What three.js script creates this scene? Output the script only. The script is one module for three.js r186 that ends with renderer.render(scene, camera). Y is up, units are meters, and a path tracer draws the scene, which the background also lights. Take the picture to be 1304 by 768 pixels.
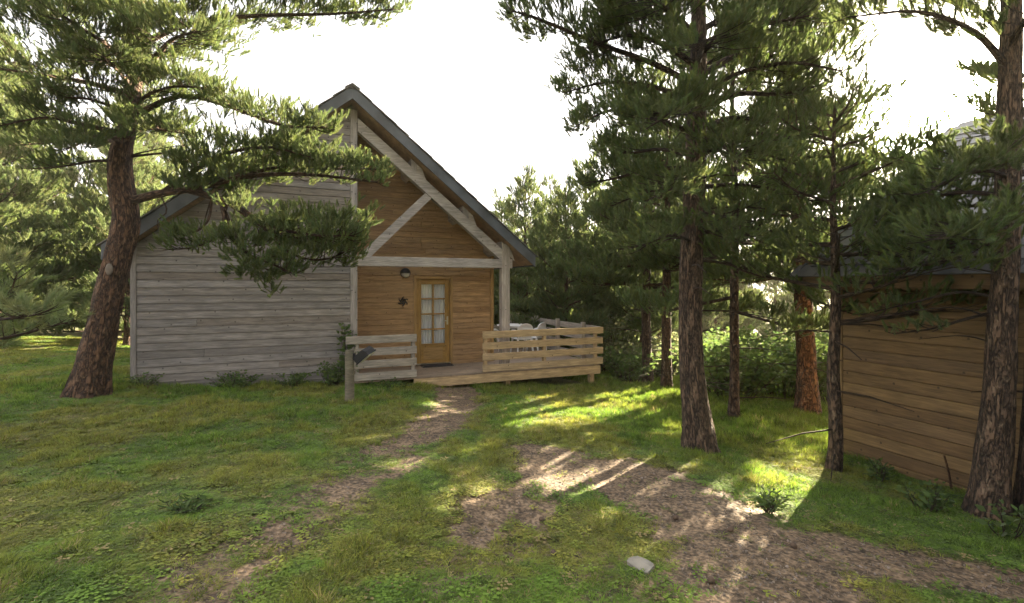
import * as THREE from 'three';
import { mergeGeometries } from 'three/addons/utils/BufferGeometryUtils.js';

// ------------------------------------------------------------------ camera, sky, sun, exposure
const F = 620, HZ = 363, EYE = 1.6;                 // focal length in photo pixels, horizon row, eye height
const scene = new THREE.Scene();
const camera = new THREE.PerspectiveCamera(2 * Math.atan(384 / F) * 180 / Math.PI, 1304 / 768, 0.1, 900);
camera.position.set(0, EYE, 0);
camera.lookAt(0, EYE, -10);
camera.setViewOffset(1304, 768, 0, 384 - HZ, 1304, 768);
scene.add(camera);
const SUN = new THREE.Vector3((1180 - 652) / F, (HZ - 145) / F, -1).normalize();
{
  const W = 512, Hh = 256, data = new Float32Array(W * Hh * 4), d = new THREE.Vector3();
  for (let j = 0; j < Hh; j++) for (let i = 0; i < W; i++) {
    const th = (i + 0.5) / W * 2 * Math.PI, la = ((j + 0.5) / Hh - 0.5) * Math.PI;
    d.set(-Math.cos(th) * Math.cos(la) * -1, Math.sin(la), Math.sin(th) * Math.cos(la));
    d.set(Math.cos(la) * Math.cos(th - Math.PI), Math.sin(la), Math.cos(la) * Math.sin(th - Math.PI));
    const a = Math.acos(Math.min(1, d.dot(SUN))) * 180 / Math.PI;
    const up = Math.max(0, d.y), base = 0.098 + 0.030 * Math.exp(-up * 4);
    const g1 = 0.20 * Math.exp(-a / 22), g2 = 2.4 * Math.exp(-a / 5.5), g3 = 16 * Math.exp(-a * a / 9);
    const k = (j * W + i) * 4;
    data[k] = base * 0.97 + g1 * 1.05 + g2 * 1.08 + g3 * 1.05;
    data[k + 1] = base * 1.0 + g1 * 0.98 + g2 * 0.95 + g3 * 0.97;
    data[k + 2] = base * 1.08 + g1 * 0.86 + g2 * 0.74 + g3 * 0.82;
    data[k + 3] = 1;
  }
  const sky = new THREE.DataTexture(data, W, Hh, THREE.RGBAFormat, THREE.FloatType);
  sky.mapping = THREE.EquirectangularReflectionMapping; sky.magFilter = THREE.LinearFilter; sky.minFilter = THREE.LinearFilter;
  sky.needsUpdate = true;
  scene.background = sky; scene.environment = sky;
}
const sun = new THREE.DirectionalLight(new THREE.Color().setRGB(1, 0.83, 0.58), 5);
sun.target.position.set(0, 0, -8); sun.position.copy(SUN).multiplyScalar(60).add(sun.target.position);
sun.castShadow = true; sun.shadow.mapSize.set(4096, 4096);
Object.assign(sun.shadow.camera, { left: -30, right: 30, top: 30, bottom: -30, near: 1, far: 140 });
scene.add(sun, sun.target);
const renderer = new THREE.WebGLRenderer({ antialias: true });
renderer.toneMapping = THREE.LinearToneMapping;
renderer.toneMappingExposure = 16.8;
renderer.shadowMap.enabled = true;
scene.fog = new THREE.FogExp2(0xfff2dc, 0.0008);      // the warm morning haze between the trees

// ------------------------------------------------------------------ helpers
const V3 = (x, y, z) => new THREE.Vector3(x, y, z);
function rng(seed) { let a = seed >>> 0; return () => { a = (a + 0x6D2B79F5) >>> 0; let t = Math.imul(a ^ (a >>> 15), 1 | a); t = (t + Math.imul(t ^ (t >>> 7), 61 | t)) ^ t; return ((t ^ (t >>> 14)) >>> 0) / 4294967296; }; }
const hash2 = (x, y, s) => { let h = (Math.imul(x, 374761393) + Math.imul(y, 668265263) + Math.imul(s, 1274126177)) | 0; h = Math.imul(h ^ (h >>> 13), 1274126177); return ((h ^ (h >>> 16)) >>> 0) / 4294967296; };
const mod = (a, n) => ((a % n) + n) % n;
function vn(x, y, s, px = 1e6, py = 1e6) {
  const xi = Math.floor(x), yi = Math.floor(y), fx = x - xi, fy = y - yi, u = fx * fx * (3 - 2 * fx), v = fy * fy * (3 - 2 * fy);
  const a = hash2(mod(xi, px), mod(yi, py), s), b = hash2(mod(xi + 1, px), mod(yi, py), s), c = hash2(mod(xi, px), mod(yi + 1, py), s), d = hash2(mod(xi + 1, px), mod(yi + 1, py), s);
  return a + (b - a) * u + (c - a) * v + (a - b - c + d) * u * v;
}
const fbm = (x, y, s, o = 4) => { let t = 0, a = 0.5, n = 0; for (let i = 0; i < o; i++) { t += a * vn(x, y, s + i); n += a; a *= 0.5; x *= 2.03; y *= 2.03; } return t / n; };
const pf = (x, y, s, p, q, o = 4) => { let t = 0, a = 0.5, n = 0; for (let i = 0; i < o; i++) { t += a * vn(x * p, y * q, s + i, p, q); n += a; a *= 0.55; p *= 2; q *= 2; } return t / n; };
const sstep = (a, b, x) => { const t = Math.min(1, Math.max(0, (x - a) / (b - a))); return t * t * (3 - 2 * t); };
const lerp = (a, b, t) => a + (b - a) * t;
function makeTex(n, m, fn, srgb) {
  const d = new Uint8Array(n * m * 4);
  for (let j = 0; j < m; j++) for (let i = 0; i < n; i++) {
    const c = fn((i + 0.5) / n, (j + 0.5) / m), k = (j * n + i) * 4;
    for (let q = 0; q < 3; q++) d[k + q] = Math.max(0, Math.min(255, (Array.isArray(c) ? c[q] : c) * 255));
    d[k + 3] = 255;
  }
  const t = new THREE.DataTexture(d, n, m);
  t.wrapS = t.wrapT = THREE.RepeatWrapping; t.magFilter = THREE.LinearFilter; t.minFilter = THREE.LinearMipmapLinearFilter; t.generateMipmaps = true;
  if (srgb) t.colorSpace = THREE.SRGBColorSpace;
  t.needsUpdate = true; return t;
}
const used = {};
function numbered(n) { const k = (used[n] = (used[n] ?? -1) + 1); return k ? n + '_' + String(k).padStart(3, '0') : n; }
function shade(o) { o.traverse((m) => { if (m.isMesh) { m.castShadow = true; m.receiveShadow = true; } }); return o; }
function tag(o, label, category, group, kind) { o.userData.label = label; if (category) o.userData.category = category; if (group) o.userData.group = group; if (kind) o.userData.kind = kind; return o; }
function thing(name, label, category, pos = [0, 0, 0], turn = 0, group) {
  const g = new THREE.Group(); g.name = numbered(name); g.position.set(...pos); g.rotation.y = turn; scene.add(g);
  return tag(g, label, category, group);
}
function part(name, geo, mat, parent, pos, rot) {
  const m = new THREE.Mesh(geo, mat); m.name = name; m.castShadow = m.receiveShadow = true;
  if (pos) m.position.set(...pos); if (rot) m.rotation.set(...rot);
  (parent ?? scene).add(m); return m;
}
const G0 = (x, z) => { const d = -z, f = 1 / (1 + Math.max(0, d - 30) / 60); return -0.0547 * x * (Math.abs(x) > 25 ? 25 / Math.abs(x) : 1) - 0.0642 * (d < 30 ? d : 30 + (d - 30) * f); };
const gy = (x, z) => G0(x, z) + (fbm(x * 0.55, z * 0.55, 11, 3) - 0.5) * 0.16 + (fbm(x * 2.3, z * 2.3, 17, 2) - 0.5) * 0.04;
function groundAt(px, py) {                          // where the ray of a photo pixel meets the sloping ground
  const ax = (px - 652) / F, k = (py - HZ) / F; const d = EYE / (k - 0.0547 * ax - 0.0642 + 1e-9);
  return [ax * d, d];
}
const at = (px, py, d) => V3((px - 652) / F * d, EYE + (HZ - py) / F * d, -d);

// geometry: prism of a convex polygon in xy between z0 and z1, uv in metres (shifted by ou, ov)
function prism(poly, z0, z1, ou = 0, ov = 0, along = 'x') {
  const P = [], N = [], U = [], n = poly.length;
  const uv = (x, y, z, face) => { if (along === 'x') return face === 'end' ? [z + ou, y + ov] : [x + ou, (face === 'top' ? z : y) + ov]; return face === 'side' ? [z + ou, x + y + ov] : [y + ou, x + ov]; };
  const tri = (a, b, c, nn, f) => { for (const p of [a, b, c]) { P.push(...p); N.push(...nn); U.push(...uv(p[0], p[1], p[2], f)); } };
  for (let i = 1; i < n - 1; i++) {
    tri([...poly[0], z1], [...poly[i], z1], [...poly[i + 1], z1], [0, 0, 1], 'front');
    tri([...poly[0], z0], [...poly[i + 1], z0], [...poly[i], z0], [0, 0, -1], 'front');
  }
  for (let i = 0; i < n; i++) {
    const a = poly[i], b = poly[(i + 1) % n], dx = b[0] - a[0], dy = b[1] - a[1], l = Math.hypot(dx, dy) || 1, nn = [dy / l, -dx / l, 0];
    const f = along === 'x' ? (Math.abs(dx) > Math.abs(dy) ? 'top' : 'end') : 'side';
    tri([...a, z0], [...b, z0], [...b, z1], nn, f); tri([...a, z0], [...b, z1], [...a, z1], nn, f);
  }
  const g = new THREE.BufferGeometry();
  g.setAttribute('position', new THREE.Float32BufferAttribute(P, 3)); g.setAttribute('normal', new THREE.Float32BufferAttribute(N, 3)); g.setAttribute('uv', new THREE.Float32BufferAttribute(U, 2));
  return g;
}
// box with a small chamfer; its uv runs along its longest side (u) in metres
function box(x0, x1, y0, y1, z0, z1, c = 0.004) {
  const L = [x1 - x0, y1 - y0, z1 - z0], ax = L.indexOf(Math.max(...L)), M = [(x0 + x1) / 2, (y0 + y1) / 2, (z0 + z1) / 2];
  const [p, q] = [0, 1, 2].filter((i) => i !== ax); const hp = L[p] / 2, hq = L[q] / 2; c = Math.min(c, hp * 0.4, hq * 0.4);
  const sec = [[-hp + c, -hq], [hp - c, -hq], [hp, -hq + c], [hp, hq - c], [hp - c, hq], [-hp + c, hq], [-hp, hq - c], [-hp, -hq + c]];
  let g = prism(sec, -L[ax] / 2, L[ax] / 2, hash2(Math.round(M[0] * 977), Math.round(M[1] * 977), Math.round(M[2] * 77)) * 7, M[1] * 3.1, 'z');
  if (ax === 0) g.rotateY(Math.PI / 2).rotateX(Math.PI / 2); if (ax === 1) g.rotateX(-Math.PI / 2).rotateY(0);
  g.computeBoundingBox();
  const s = new THREE.Vector3(); g.boundingBox.getSize(s);
  if (ax === 0 && Math.abs(s.y - L[1]) > 1e-4) { g.rotateX(Math.PI / 2); }
  if (ax === 1 && Math.abs(s.x - L[0]) > 1e-4) { g.rotateY(Math.PI / 2); }
  g.translate(...M); return g;
}
function tube(pts, rad, sides = 6, vScale = 1, bumpFn) {   // pts Vector3[], rad number[]
  const P = [], N = [], U = [], I = []; let len = 0; let ref = V3(0, 0, 1);
  const t = V3(), a = V3(), b = V3(), p = V3(), nn = V3();
  for (let i = 0; i < pts.length; i++) {
    t.copy(pts[Math.min(i + 1, pts.length - 1)]).sub(pts[Math.max(0, i - 1)]).normalize();
    if (i) len += pts[i].distanceTo(pts[i - 1]);
    a.crossVectors(t, ref); if (a.lengthSq() < 0.02) a.crossVectors(t, V3(1, 0, 0)); a.normalize(); b.crossVectors(a, t).normalize(); ref.copy(b).negate(); ref.crossVectors(a, t);
    for (let j = 0; j <= sides; j++) {
      const th = j / sides * Math.PI * 2; nn.copy(a).multiplyScalar(Math.cos(th)).addScaledVector(b, Math.sin(th));
      const r = rad[i] * (bumpFn ? 1 + bumpFn(j % sides / sides, len) : 1);
      p.copy(pts[i]).addScaledVector(nn, r); P.push(p.x, p.y, p.z); N.push(nn.x, nn.y, nn.z); U.push(j / sides * Math.max(1, Math.round(rad[0] * 9)), len * vScale);
    }
  }
  const w = sides + 1;
  for (let i = 0; i < pts.length - 1; i++) for (let j = 0; j < sides; j++) { const q = i * w + j; I.push(q, q + w, q + 1, q + 1, q + w, q + w + 1); }
  const g = new THREE.BufferGeometry();
  g.setAttribute('position', new THREE.Float32BufferAttribute(P, 3)); g.setAttribute('normal', new THREE.Float32BufferAttribute(N, 3)); g.setAttribute('uv', new THREE.Float32BufferAttribute(U, 2)); g.setIndex(I);
  if (bumpFn) g.computeVertexNormals();
  return g;
}

// ------------------------------------------------------------------ materials
const woodMap = makeTex(512, 512, (u, v) => {
  const st = pf(u, v, 21, 3, 48, 4), fine = pf(u, v, 31, 12, 160, 2), big = pf(u, v, 41, 2, 6, 3);
  let k = 0.80 + (st - 0.5) * 0.30 + (fine - 0.5) * 0.20 + (big - 0.5) * 0.22;
  for (let q = 0; q < 7; q++) { const kx = hash2(q, 3, 5), ky = hash2(q, 7, 5), dx = (u - kx) * 1.4, dy = v - ky, r = Math.hypot(dx, dy * 1.3); if (r < 0.02) k *= 0.45 + 0.4 * r / 0.02; }
  return [k, k * 0.985, k * 0.965];
}, true);
const woodBump = makeTex(512, 512, (u, v) => 0.5 + (pf(u, v, 21, 3, 48, 4) - 0.5) * 0.9 + (pf(u, v, 31, 12, 160, 2) - 0.5) * 0.5);
const stainMap = makeTex(256, 256, (u, v) => 0.62 + 0.45 * pf(u, v, 91, 4, 4, 5), true);
const wood = (r, g, b, rough = 0.8, bump = 0.0025) => new THREE.MeshStandardMaterial({ color: new THREE.Color().setRGB(r, g, b), map: woodMap, bumpMap: woodBump, bumpScale: bump, roughness: rough });
const M = {
  grey: [[0.40, 0.38, 0.375], [0.34, 0.325, 0.325], [0.43, 0.405, 0.395], [0.37, 0.335, 0.31], [0.42, 0.405, 0.41], [0.33, 0.295, 0.27]].map((c) => wood(...c, 0.85, 0.003)),
  brown: [[0.60, 0.385, 0.19], [0.53, 0.33, 0.16], [0.64, 0.42, 0.215], [0.55, 0.36, 0.19], [0.62, 0.40, 0.20]].map((c) => wood(...c, 0.6, 0.002)),
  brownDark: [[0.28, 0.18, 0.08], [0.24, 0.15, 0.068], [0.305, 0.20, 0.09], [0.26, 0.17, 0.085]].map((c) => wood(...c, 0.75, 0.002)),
  timber: [[0.58, 0.55, 0.53], [0.52, 0.49, 0.48], [0.60, 0.55, 0.51]].map((c) => wood(...c, 0.8, 0.002)),
  rail: [[0.68, 0.52, 0.31], [0.62, 0.47, 0.28], [0.72, 0.55, 0.34], [0.64, 0.50, 0.32]].map((c) => wood(...c, 0.8, 0.002)),
  railGrey: [[0.50, 0.47, 0.42], [0.46, 0.43, 0.39], [0.54, 0.50, 0.44]].map((c) => wood(...c, 0.85, 0.002)),
  deck: [[0.46, 0.36, 0.27], [0.42, 0.33, 0.25], [0.50, 0.40, 0.30]].map((c) => wood(...c, 0.75, 0.003)),
  varnish: wood(0.54, 0.325, 0.095, 0.35, 0.0006),
  varnishPale: wood(0.58, 0.37, 0.15, 0.4, 0.0006),
  soffit: wood(0.42, 0.28, 0.17, 0.7),
  barge: new THREE.MeshStandardMaterial({ color: new THREE.Color().setRGB(0.085, 0.097, 0.11), map: stainMap, roughness: 0.6 }),
  shingle: [[0.15, 0.145, 0.12], [0.12, 0.125, 0.11], [0.17, 0.16, 0.14]].map((c) => new THREE.MeshStandardMaterial({ color: new THREE.Color().setRGB(...c), map: stainMap, roughness: 0.85 })),
  slate: [[0.12, 0.12, 0.13], [0.10, 0.103, 0.112], [0.145, 0.14, 0.145]].map((c) => new THREE.MeshStandardMaterial({ color: new THREE.Color().setRGB(...c), map: stainMap, roughness: 0.45 })),
  inner: new THREE.MeshStandardMaterial({ color: new THREE.Color().setRGB(0.30, 0.22, 0.14), roughness: 0.9 }),
  glass: new THREE.MeshPhysicalMaterial({ color: 0xffffff, transmission: 1, thickness: 0, roughness: 0.02, ior: 1.5 }),
  curtain: new THREE.MeshPhysicalMaterial({ color: new THREE.Color().setRGB(0.80, 0.82, 0.84), roughness: 1, transmission: 0.35, thickness: 0, side: THREE.DoubleSide }),
  black: new THREE.MeshStandardMaterial({ color: new THREE.Color().setRGB(0.018, 0.018, 0.02), roughness: 0.75 }),
  iron: new THREE.MeshStandardMaterial({ color: new THREE.Color().setRGB(0.03, 0.024, 0.02), roughness: 0.6, metalness: 0.3 }),
  metal: new THREE.MeshStandardMaterial({ color: new THREE.Color().setRGB(0.6, 0.58, 0.52), roughness: 0.35, metalness: 0.9 }),
  white: new THREE.MeshStandardMaterial({ color: new THREE.Color().setRGB(0.80, 0.80, 0.79), roughness: 0.45 }),
  frosted: new THREE.MeshPhysicalMaterial({ color: new THREE.Color().setRGB(0.85, 0.84, 0.80), roughness: 0.4, transmission: 0.3, thickness: 0 }),
  mat: new THREE.MeshStandardMaterial({ color: new THREE.Color().setRGB(0.035, 0.032, 0.034), roughness: 1, map: stainMap }),
};
const barkH = (u, v) => { const w = pf(u, v, 61, 6, 5, 4); const r = Math.abs(pf(u + w * 0.06, v + w * 0.03, 71, 13, 8, 4) - 0.5) * 2, q = pf(u, v, 81, 30, 40, 2); return Math.min(1, 0.10 + 2.2 * r + 0.5 * (q - 0.45) + (w - 0.5) * 0.6); };
const barkMap = makeTex(512, 512, (u, v) => { const h = Math.max(0, barkH(u, v)), l = pf(u, v, 95, 9, 9, 4); const k = 0.30 + 0.50 * h, li = sstep(0.60, 0.72, l) * 0.16; return [k * 0.96 + li * 0.9, k * 0.86 + li, k * 0.77 + li * 0.95]; }, true);
const barkBump = makeTex(512, 512, barkH);
const bark = (r, g, b) => new THREE.MeshStandardMaterial({ color: new THREE.Color().setRGB(r, g, b), map: barkMap, bumpMap: barkBump, bumpScale: 0.03, roughness: 0.95 });
const MB = { grey: bark(0.25, 0.205, 0.17), brown: bark(0.22, 0.155, 0.115), red: bark(0.31, 0.195, 0.125), dark: bark(0.17, 0.135, 0.11) };
const leafMat = (r, g, b, tr = 0) => tr ? new THREE.MeshPhysicalMaterial({ color: new THREE.Color().setRGB(r, g, b), roughness: 1, transmission: tr, thickness: 0, side: THREE.DoubleSide, specularIntensity: 0.4 }) : new THREE.MeshStandardMaterial({ color: new THREE.Color().setRGB(r, g, b), roughness: 0.55, side: THREE.DoubleSide });
const ML = { needle: leafMat(0.118, 0.155, 0.050, 0.48), needleYoung: leafMat(0.19, 0.22, 0.085, 0.4), grass: leafMat(1, 1, 1, 0.45), leaf: leafMat(0.088, 0.135, 0.038, 0.42), leafPale: leafMat(0.15, 0.17, 0.085, 0.42) };

// ------------------------------------------------------------------ ground
const capsules = [];                                  // worn earth and gravel: [ax, az, bx, bz, radius a, radius b, strength a, strength b]
function worn(list) { for (let i = 0; i < list.length - 1; i++) { const [x0, y0, r0, s0] = list[i], [x1, y1, r1, s1] = list[i + 1], a = groundAt(x0, y0), b = groundAt(x1, y1); capsules.push([a[0], -a[1], b[0], -b[1], r0, r1, s0, s1]); } }
worn([[585, 497, 0.40, 1], [578, 520, 0.36, 1], [548, 548, 0.36, 0.9], [490, 582, 0.40, 0.7], [430, 622, 0.42, 0.62], [350, 680, 0.44, 0.6], [270, 735, 0.44, 0.6], [190, 790, 0.45, 0.6]]);
worn([[675, 572, 0.22, 0.8], [720, 588, 0.55, 1], [800, 612, 0.60, 1.1], [890, 650, 0.58, 1.15], [945, 705, 0.58, 1.15], [1000, 768, 0.62, 1.1], [1040, 830, 0.6, 1]]);
worn([[700, 605, 0.45, 0.95], [655, 650, 0.45, 0.65], [600, 720, 0.45, 0.5], [560, 780, 0.45, 0.45]]);
worn([[960, 690, 0.42, 1], [1100, 712, 0.36, 0.8], [1304, 752, 0.36, 0.8]]);
worn([[780, 700, 0.3, 0.36], [700, 740, 0.45, 0.42], [820, 765, 0.4, 0.5], [1000, 740, 0.5, 0.85]]);
function bare(x, z) {
  let m = 0;
  for (const [ax, az, bx, bz, ra, rb, sa, sb] of capsules) {
    const dx = bx - ax, dz = bz - az, t = Math.max(0, Math.min(1, ((x - ax) * dx + (z - az) * dz) / (dx * dx + dz * dz)));
    const d = Math.hypot(x - ax - dx * t, z - az - dz * t), r = lerp(ra, rb, t);
    m = Math.max(m, (1 - sstep(r * 0.3, r * 1.45 + 0.1, d)) * lerp(sa, sb, t));
  }
  const n = fbm(x * 2.1, z * 2.1, 201, 4), n2 = fbm(x * 0.8 + 9, z * 0.8, 231, 3);
  const n3 = fbm(x * 7 + 5, z * 7, 241, 3); m = m * (0.35 + 0.85 * n + 0.55 * n3) + sstep(0.52, 0.7, n2) * 0.30 * sstep(0.42, 0.6, n);
  return Math.max(0, Math.min(1, m));
}
const groundDetail = makeTex(512, 512, (u, v) => { const a = pf(u, v, 301, 60, 60, 2), b = pf(u, v, 311, 12, 12, 3); const k = 0.72 + (a - 0.5) * 0.8 + (b - 0.5) * 0.45; return [k, k * 0.98, k * 0.95]; }, true);
const groundBump = makeTex(512, 512, (u, v) => 0.5 + (pf(u, v, 301, 60, 60, 2) - 0.5) * 1.2 + (pf(u, v, 311, 12, 12, 3) - 0.5) * 0.6);
{
  const axis = (lo, hi, step, far) => { const a = []; for (let t = lo; t <= hi + 1e-6; t += step) a.push(t); let s = step; let t = hi; while (t < far) { s *= 1.25; t += s; a.push(t); } s = step; t = lo; while (t > -far) { s *= 1.25; t -= s; a.unshift(t); } return a; };
  const xs = axis(-9, 8, 0.07, 420), zs = axis(1.6, 13.6, 0.07, 420);
  const P = [], C = [], U = [], I = [];
  for (const d of zs) for (const x of xs) {
    const z = -d, b = bare(x, z), n = fbm(x * 1.3, z * 1.3, 401, 4), n2 = fbm(x * 6, z * 6, 411, 3);
    P.push(x, gy(x, z) - b * 0.015, z); U.push(x / 1.3, z / 1.3);
    const soil = [0.27 + 0.16 * (n2 - 0.5), 0.195 + 0.12 * (n2 - 0.5), 0.128 + 0.08 * (n2 - 0.5)];
    const turf = [lerp(0.13, 0.22, n), lerp(0.17, 0.20, n), lerp(0.035, 0.06, n)];
    for (let q = 0; q < 3; q++) C.push(lerp(turf[q], soil[q], sstep(0.04, 0.62, b + (n2 - 0.5) * 0.3)));
  }
  const w = xs.length;
  for (let j = 0; j < zs.length - 1; j++) for (let i = 0; i < w - 1; i++) { const q = j * w + i; I.push(q, q + 1, q + w, q + 1, q + w + 1, q + w); }
  const g = new THREE.BufferGeometry();
  g.setAttribute('position', new THREE.Float32BufferAttribute(P, 3)); g.setAttribute('color', new THREE.Float32BufferAttribute(C, 3)); g.setAttribute('uv', new THREE.Float32BufferAttribute(U, 2)); g.setIndex(I); g.computeVertexNormals();
  const m = part('ground', g, new THREE.MeshStandardMaterial({ vertexColors: true, map: groundDetail, bumpMap: groundBump, bumpScale: 0.006, roughness: 0.95 }));
  tag(m, 'sloping lawn with worn gravel path and bare earth patch', 'ground', null, 'structure');
}

// ------------------------------------------------------------------ cabin
const BETA = 22.484 * Math.PI / 180, DECK = -0.32, CP = [-3.269, DECK, -9.886];
const cu = V3(Math.cos(BETA), 0, -Math.sin(BETA)), cz = V3(Math.sin(BETA), 0, Math.cos(BETA));
const loc = (s, h, z) => V3(...CP).addScaledVector(cu, s).addScaledVector(cz, z).add(V3(0, h, 0));   // cabin frame to world
const SL = 0.82, RU = 5.60;                           // roof slope, height of its underside under the ridge
const cabin = thing('cabin', 'wooden gabled cabin with grey plank wall, recessed brown entrance and slate roof', 'cabin', CP, BETA);
{
  const R = rng(5), pick = (a) => a[Math.floor(R() * a.length)];
  const under = (s) => RU - SL * Math.abs(s);
  const low = -0.95;
  // front grey wall
  const wall = part('grey_wall', prism([[-3.62, low], [0.06, low], [0.06, under(0.06) - 0.01], [0, under(0) - 0.01], [-3.62, under(3.62) - 0.01]], -0.14, -0.022), M.grey[1], cabin);
  const bh = 0.14;
  for (let y = -0.93; y < 5.5; y += bh) {
    const y0 = y + 0.006, y1 = y + bh - 0.005;
    const l0 = Math.max(-3.575, -(RU - 0.02 - y0) / SL), l1 = Math.max(-3.575, -(RU - 0.02 - y1) / SL);
    if (l1 > -0.1) break;
    const cut = R() < 0.55 && l0 < -2 ? l0 + 0.8 + R() * (-l0 - 1.6) : null;
    const segs = cut ? [[l0, l1, cut - 0.002, cut - 0.002], [cut + 0.002, cut + 0.002, -0.015, -0.015]] : [[l0, l1, -0.015, -0.015]];
    for (const [a0, a1, b0, b1] of segs) {
      const mz = (R() - 0.5) * 0.004, g = prism([[a0, y0], [b0, y0], [b1, y1], [a1, y1]], -0.02, mz, R() * 9, R() * 9);
      const p = g.attributes.position; for (let i = 0; i < p.count; i++) if (p.getZ(i) > -0.015) p.setZ(i, p.getZ(i) + (y1 - p.getY(i)) / bh * 0.012);
      part('plank', g, pick(M.grey), wall);
    }
  }
  part('corner_trim', box(-3.66, -3.575, low, under(3.66) - 0.02, -0.1, 0.022), M.grey[0], wall);
  part('corner_trim', box(-0.013, 0.122, low, under(0.13) - 0.012, -0.12, 0.024), M.timber[1], wall);
  // other outer walls
  part('return_wall', box(0.0, 0.115, low, 5.30, -1.27, -0.122, 0.001), M.brown[1], cabin);
  part('side_wall', box(-3.62, -3.50, low, under(3.62) - 0.01, -7.9, -0.142, 0.001), M.grey[1], cabin);
  part('side_wall', box(3.42, 3.52, -0.3, under(3.52) - 0.01, -7.9, -1.285, 0.001), M.brown[0], cabin);
  part('back_wall', prism([[-3.49, low], [3.41, low], [3.41, under(3.5)], [0, under(0) - 0.02], [-3.49, under(3.5)]], -7.9, -7.78), M.grey[1], cabin);
  part('floor', box(-3.49, 3.41, -0.2, -0.03, -7.77, -1.43, 0.001), M.inner, cabin);
  // entrance wall: backing with a door opening, then planks
  const DL = 1.514, DR = 2.479, DT = 2.135, zB = -1.275, zF = -1.25;
  const eg = mergeGeometries([prism([[0.116, -0.6], [DL, -0.6], [DL, under(DL) - 0.01], [0.116, under(0.116) - 0.01]], -1.40, zB), prism([[DR, -0.6], [3.52, -0.6], [3.52, under(3.52) - 0.01], [DR, under(DR) - 0.01]], -1.40, zB), prism([[DL, DT], [DR, DT], [DR, under(DR) - 0.01], [DL, under(DL) - 0.01]], -1.40, zB)]);
  const ew = part('entrance_wall', eg, M.brown[1], cabin);
  const topRow = (a, b, y0, y1) => { const r0 = Math.min(b, (RU - 0.02 - y0) / SL), r1 = Math.min(b, (RU - 0.02 - y1) / SL); if (r1 - a < 0.05) return; const g = prism([[a, y0], [r0, y0], [r1, y1], [a, y1]], zB + 0.003, zF + (R() - 0.5) * 0.004, R() * 9, R() * 9);
    const p = g.attributes.position; for (let i = 0; i < p.count; i++) if (p.getZ(i) > zB + 0.01) p.setZ(i, p.getZ(i) + (y1 - p.getY(i)) / 0.13 * 0.004); part('plank', g, pick(M.brown), ew); };
  for (let y = -0.58; y < 5.4; y += 0.13) {
    const y0 = y + 0.006, y1 = y + 0.125;
    if (y1 > DT + 0.02) { const c = R() < 0.5 ? 1 + R() * 1.6 : null; if (c && c < (RU - y1) / SL - 0.4) { topRow(0.12, c - 0.002, y0, y1); topRow(c + 0.002, 3.45, y0, y1); } else topRow(0.12, 3.45, y0, y1); }
    else { if (y0 < DT) { topRow(0.12, DL - 0.002, y0, Math.min(y1, DT)); topRow(DR + 0.002, 3.45, y0, Math.min(y1, DT)); } }
  }
  part('corner_trim', box(3.452, 3.545, -0.6, under(3.55) - 0.03, -1.39, -1.225), M.varnishPale, ew);
  // door
  const door = part('door', mergeGeometries([box(DL + 0.07, DL + 0.19, 0.03, DT - 0.07, -1.335, -1.285), box(DR - 0.19, DR - 0.07, 0.03, DT - 0.07, -1.335, -1.285), box(DL + 0.191, DR - 0.191, DT - 0.20, DT - 0.071, -1.333, -1.287), box(DL + 0.191, DR - 0.191, 0.03, 0.50, -1.333, -1.287)]), M.varnish, cabin);
  part('door_panel', box(DL + 0.25, DR - 0.25, 0.12, 0.41, -1.286, -1.276, 0.008), M.varnishPale, door);
  part('frame', mergeGeometries([box(DL + 0.001, DL + 0.068, 0.0, DT - 0.002, -1.39, -1.232), box(DR - 0.068, DR - 0.001, 0.0, DT - 0.002, -1.39, -1.232), box(DL + 0.069, DR - 0.069, DT - 0.068, DT - 0.002, -1.39, -1.234)]), M.varnishPale, door);
  part('threshold', box(DL + 0.07, DR - 0.07, 0.0, 0.028, -1.38, -1.20), M.metal, door);
  const gx0 = DL + 0.19, gx1 = DR - 0.19, gy0 = 0.50, gy1 = DT - 0.20, cols = 2, rows = 4, mw = 0.034, pw = (gx1 - gx0 - mw) / 2, ph = (gy1 - gy0 - mw * 3) / 4;
  part('muntin', box(gx0 + pw, gx0 + pw + mw, gy0, gy1, -1.325, -1.289), M.varnish, door);
  for (let r = 1; r < rows; r++) { const y = gy0 + r * (ph + mw) - mw; for (let c = 0; c < 2; c++) part('muntin', box(gx0 + c * (pw + mw), gx0 + c * (pw + mw) + pw, y, y + mw, -1.323, -1.291), M.varnish, door); }
  for (let r = 0; r < rows; r++) for (let c = 0; c < cols; c++) { const pg = new THREE.PlaneGeometry(pw + 0.01, ph + 0.01); pg.translate(gx0 + c * (pw + mw) + pw / 2, gy0 + r * (ph + mw) + ph / 2, -1.308); part('pane', pg, M.glass, door); }
  const hg = mergeGeometries([box(DR - 0.15, DR - 0.11, 0.95, 1.15, -1.284, -1.278), box(DR - 0.24, DR - 0.12, 1.035, 1.055, -1.255, -1.24), box(DR - 0.135, DR - 0.12, 1.035, 1.055, -1.278, -1.245)]);
  part('handle', hg, M.metal, door);
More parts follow.
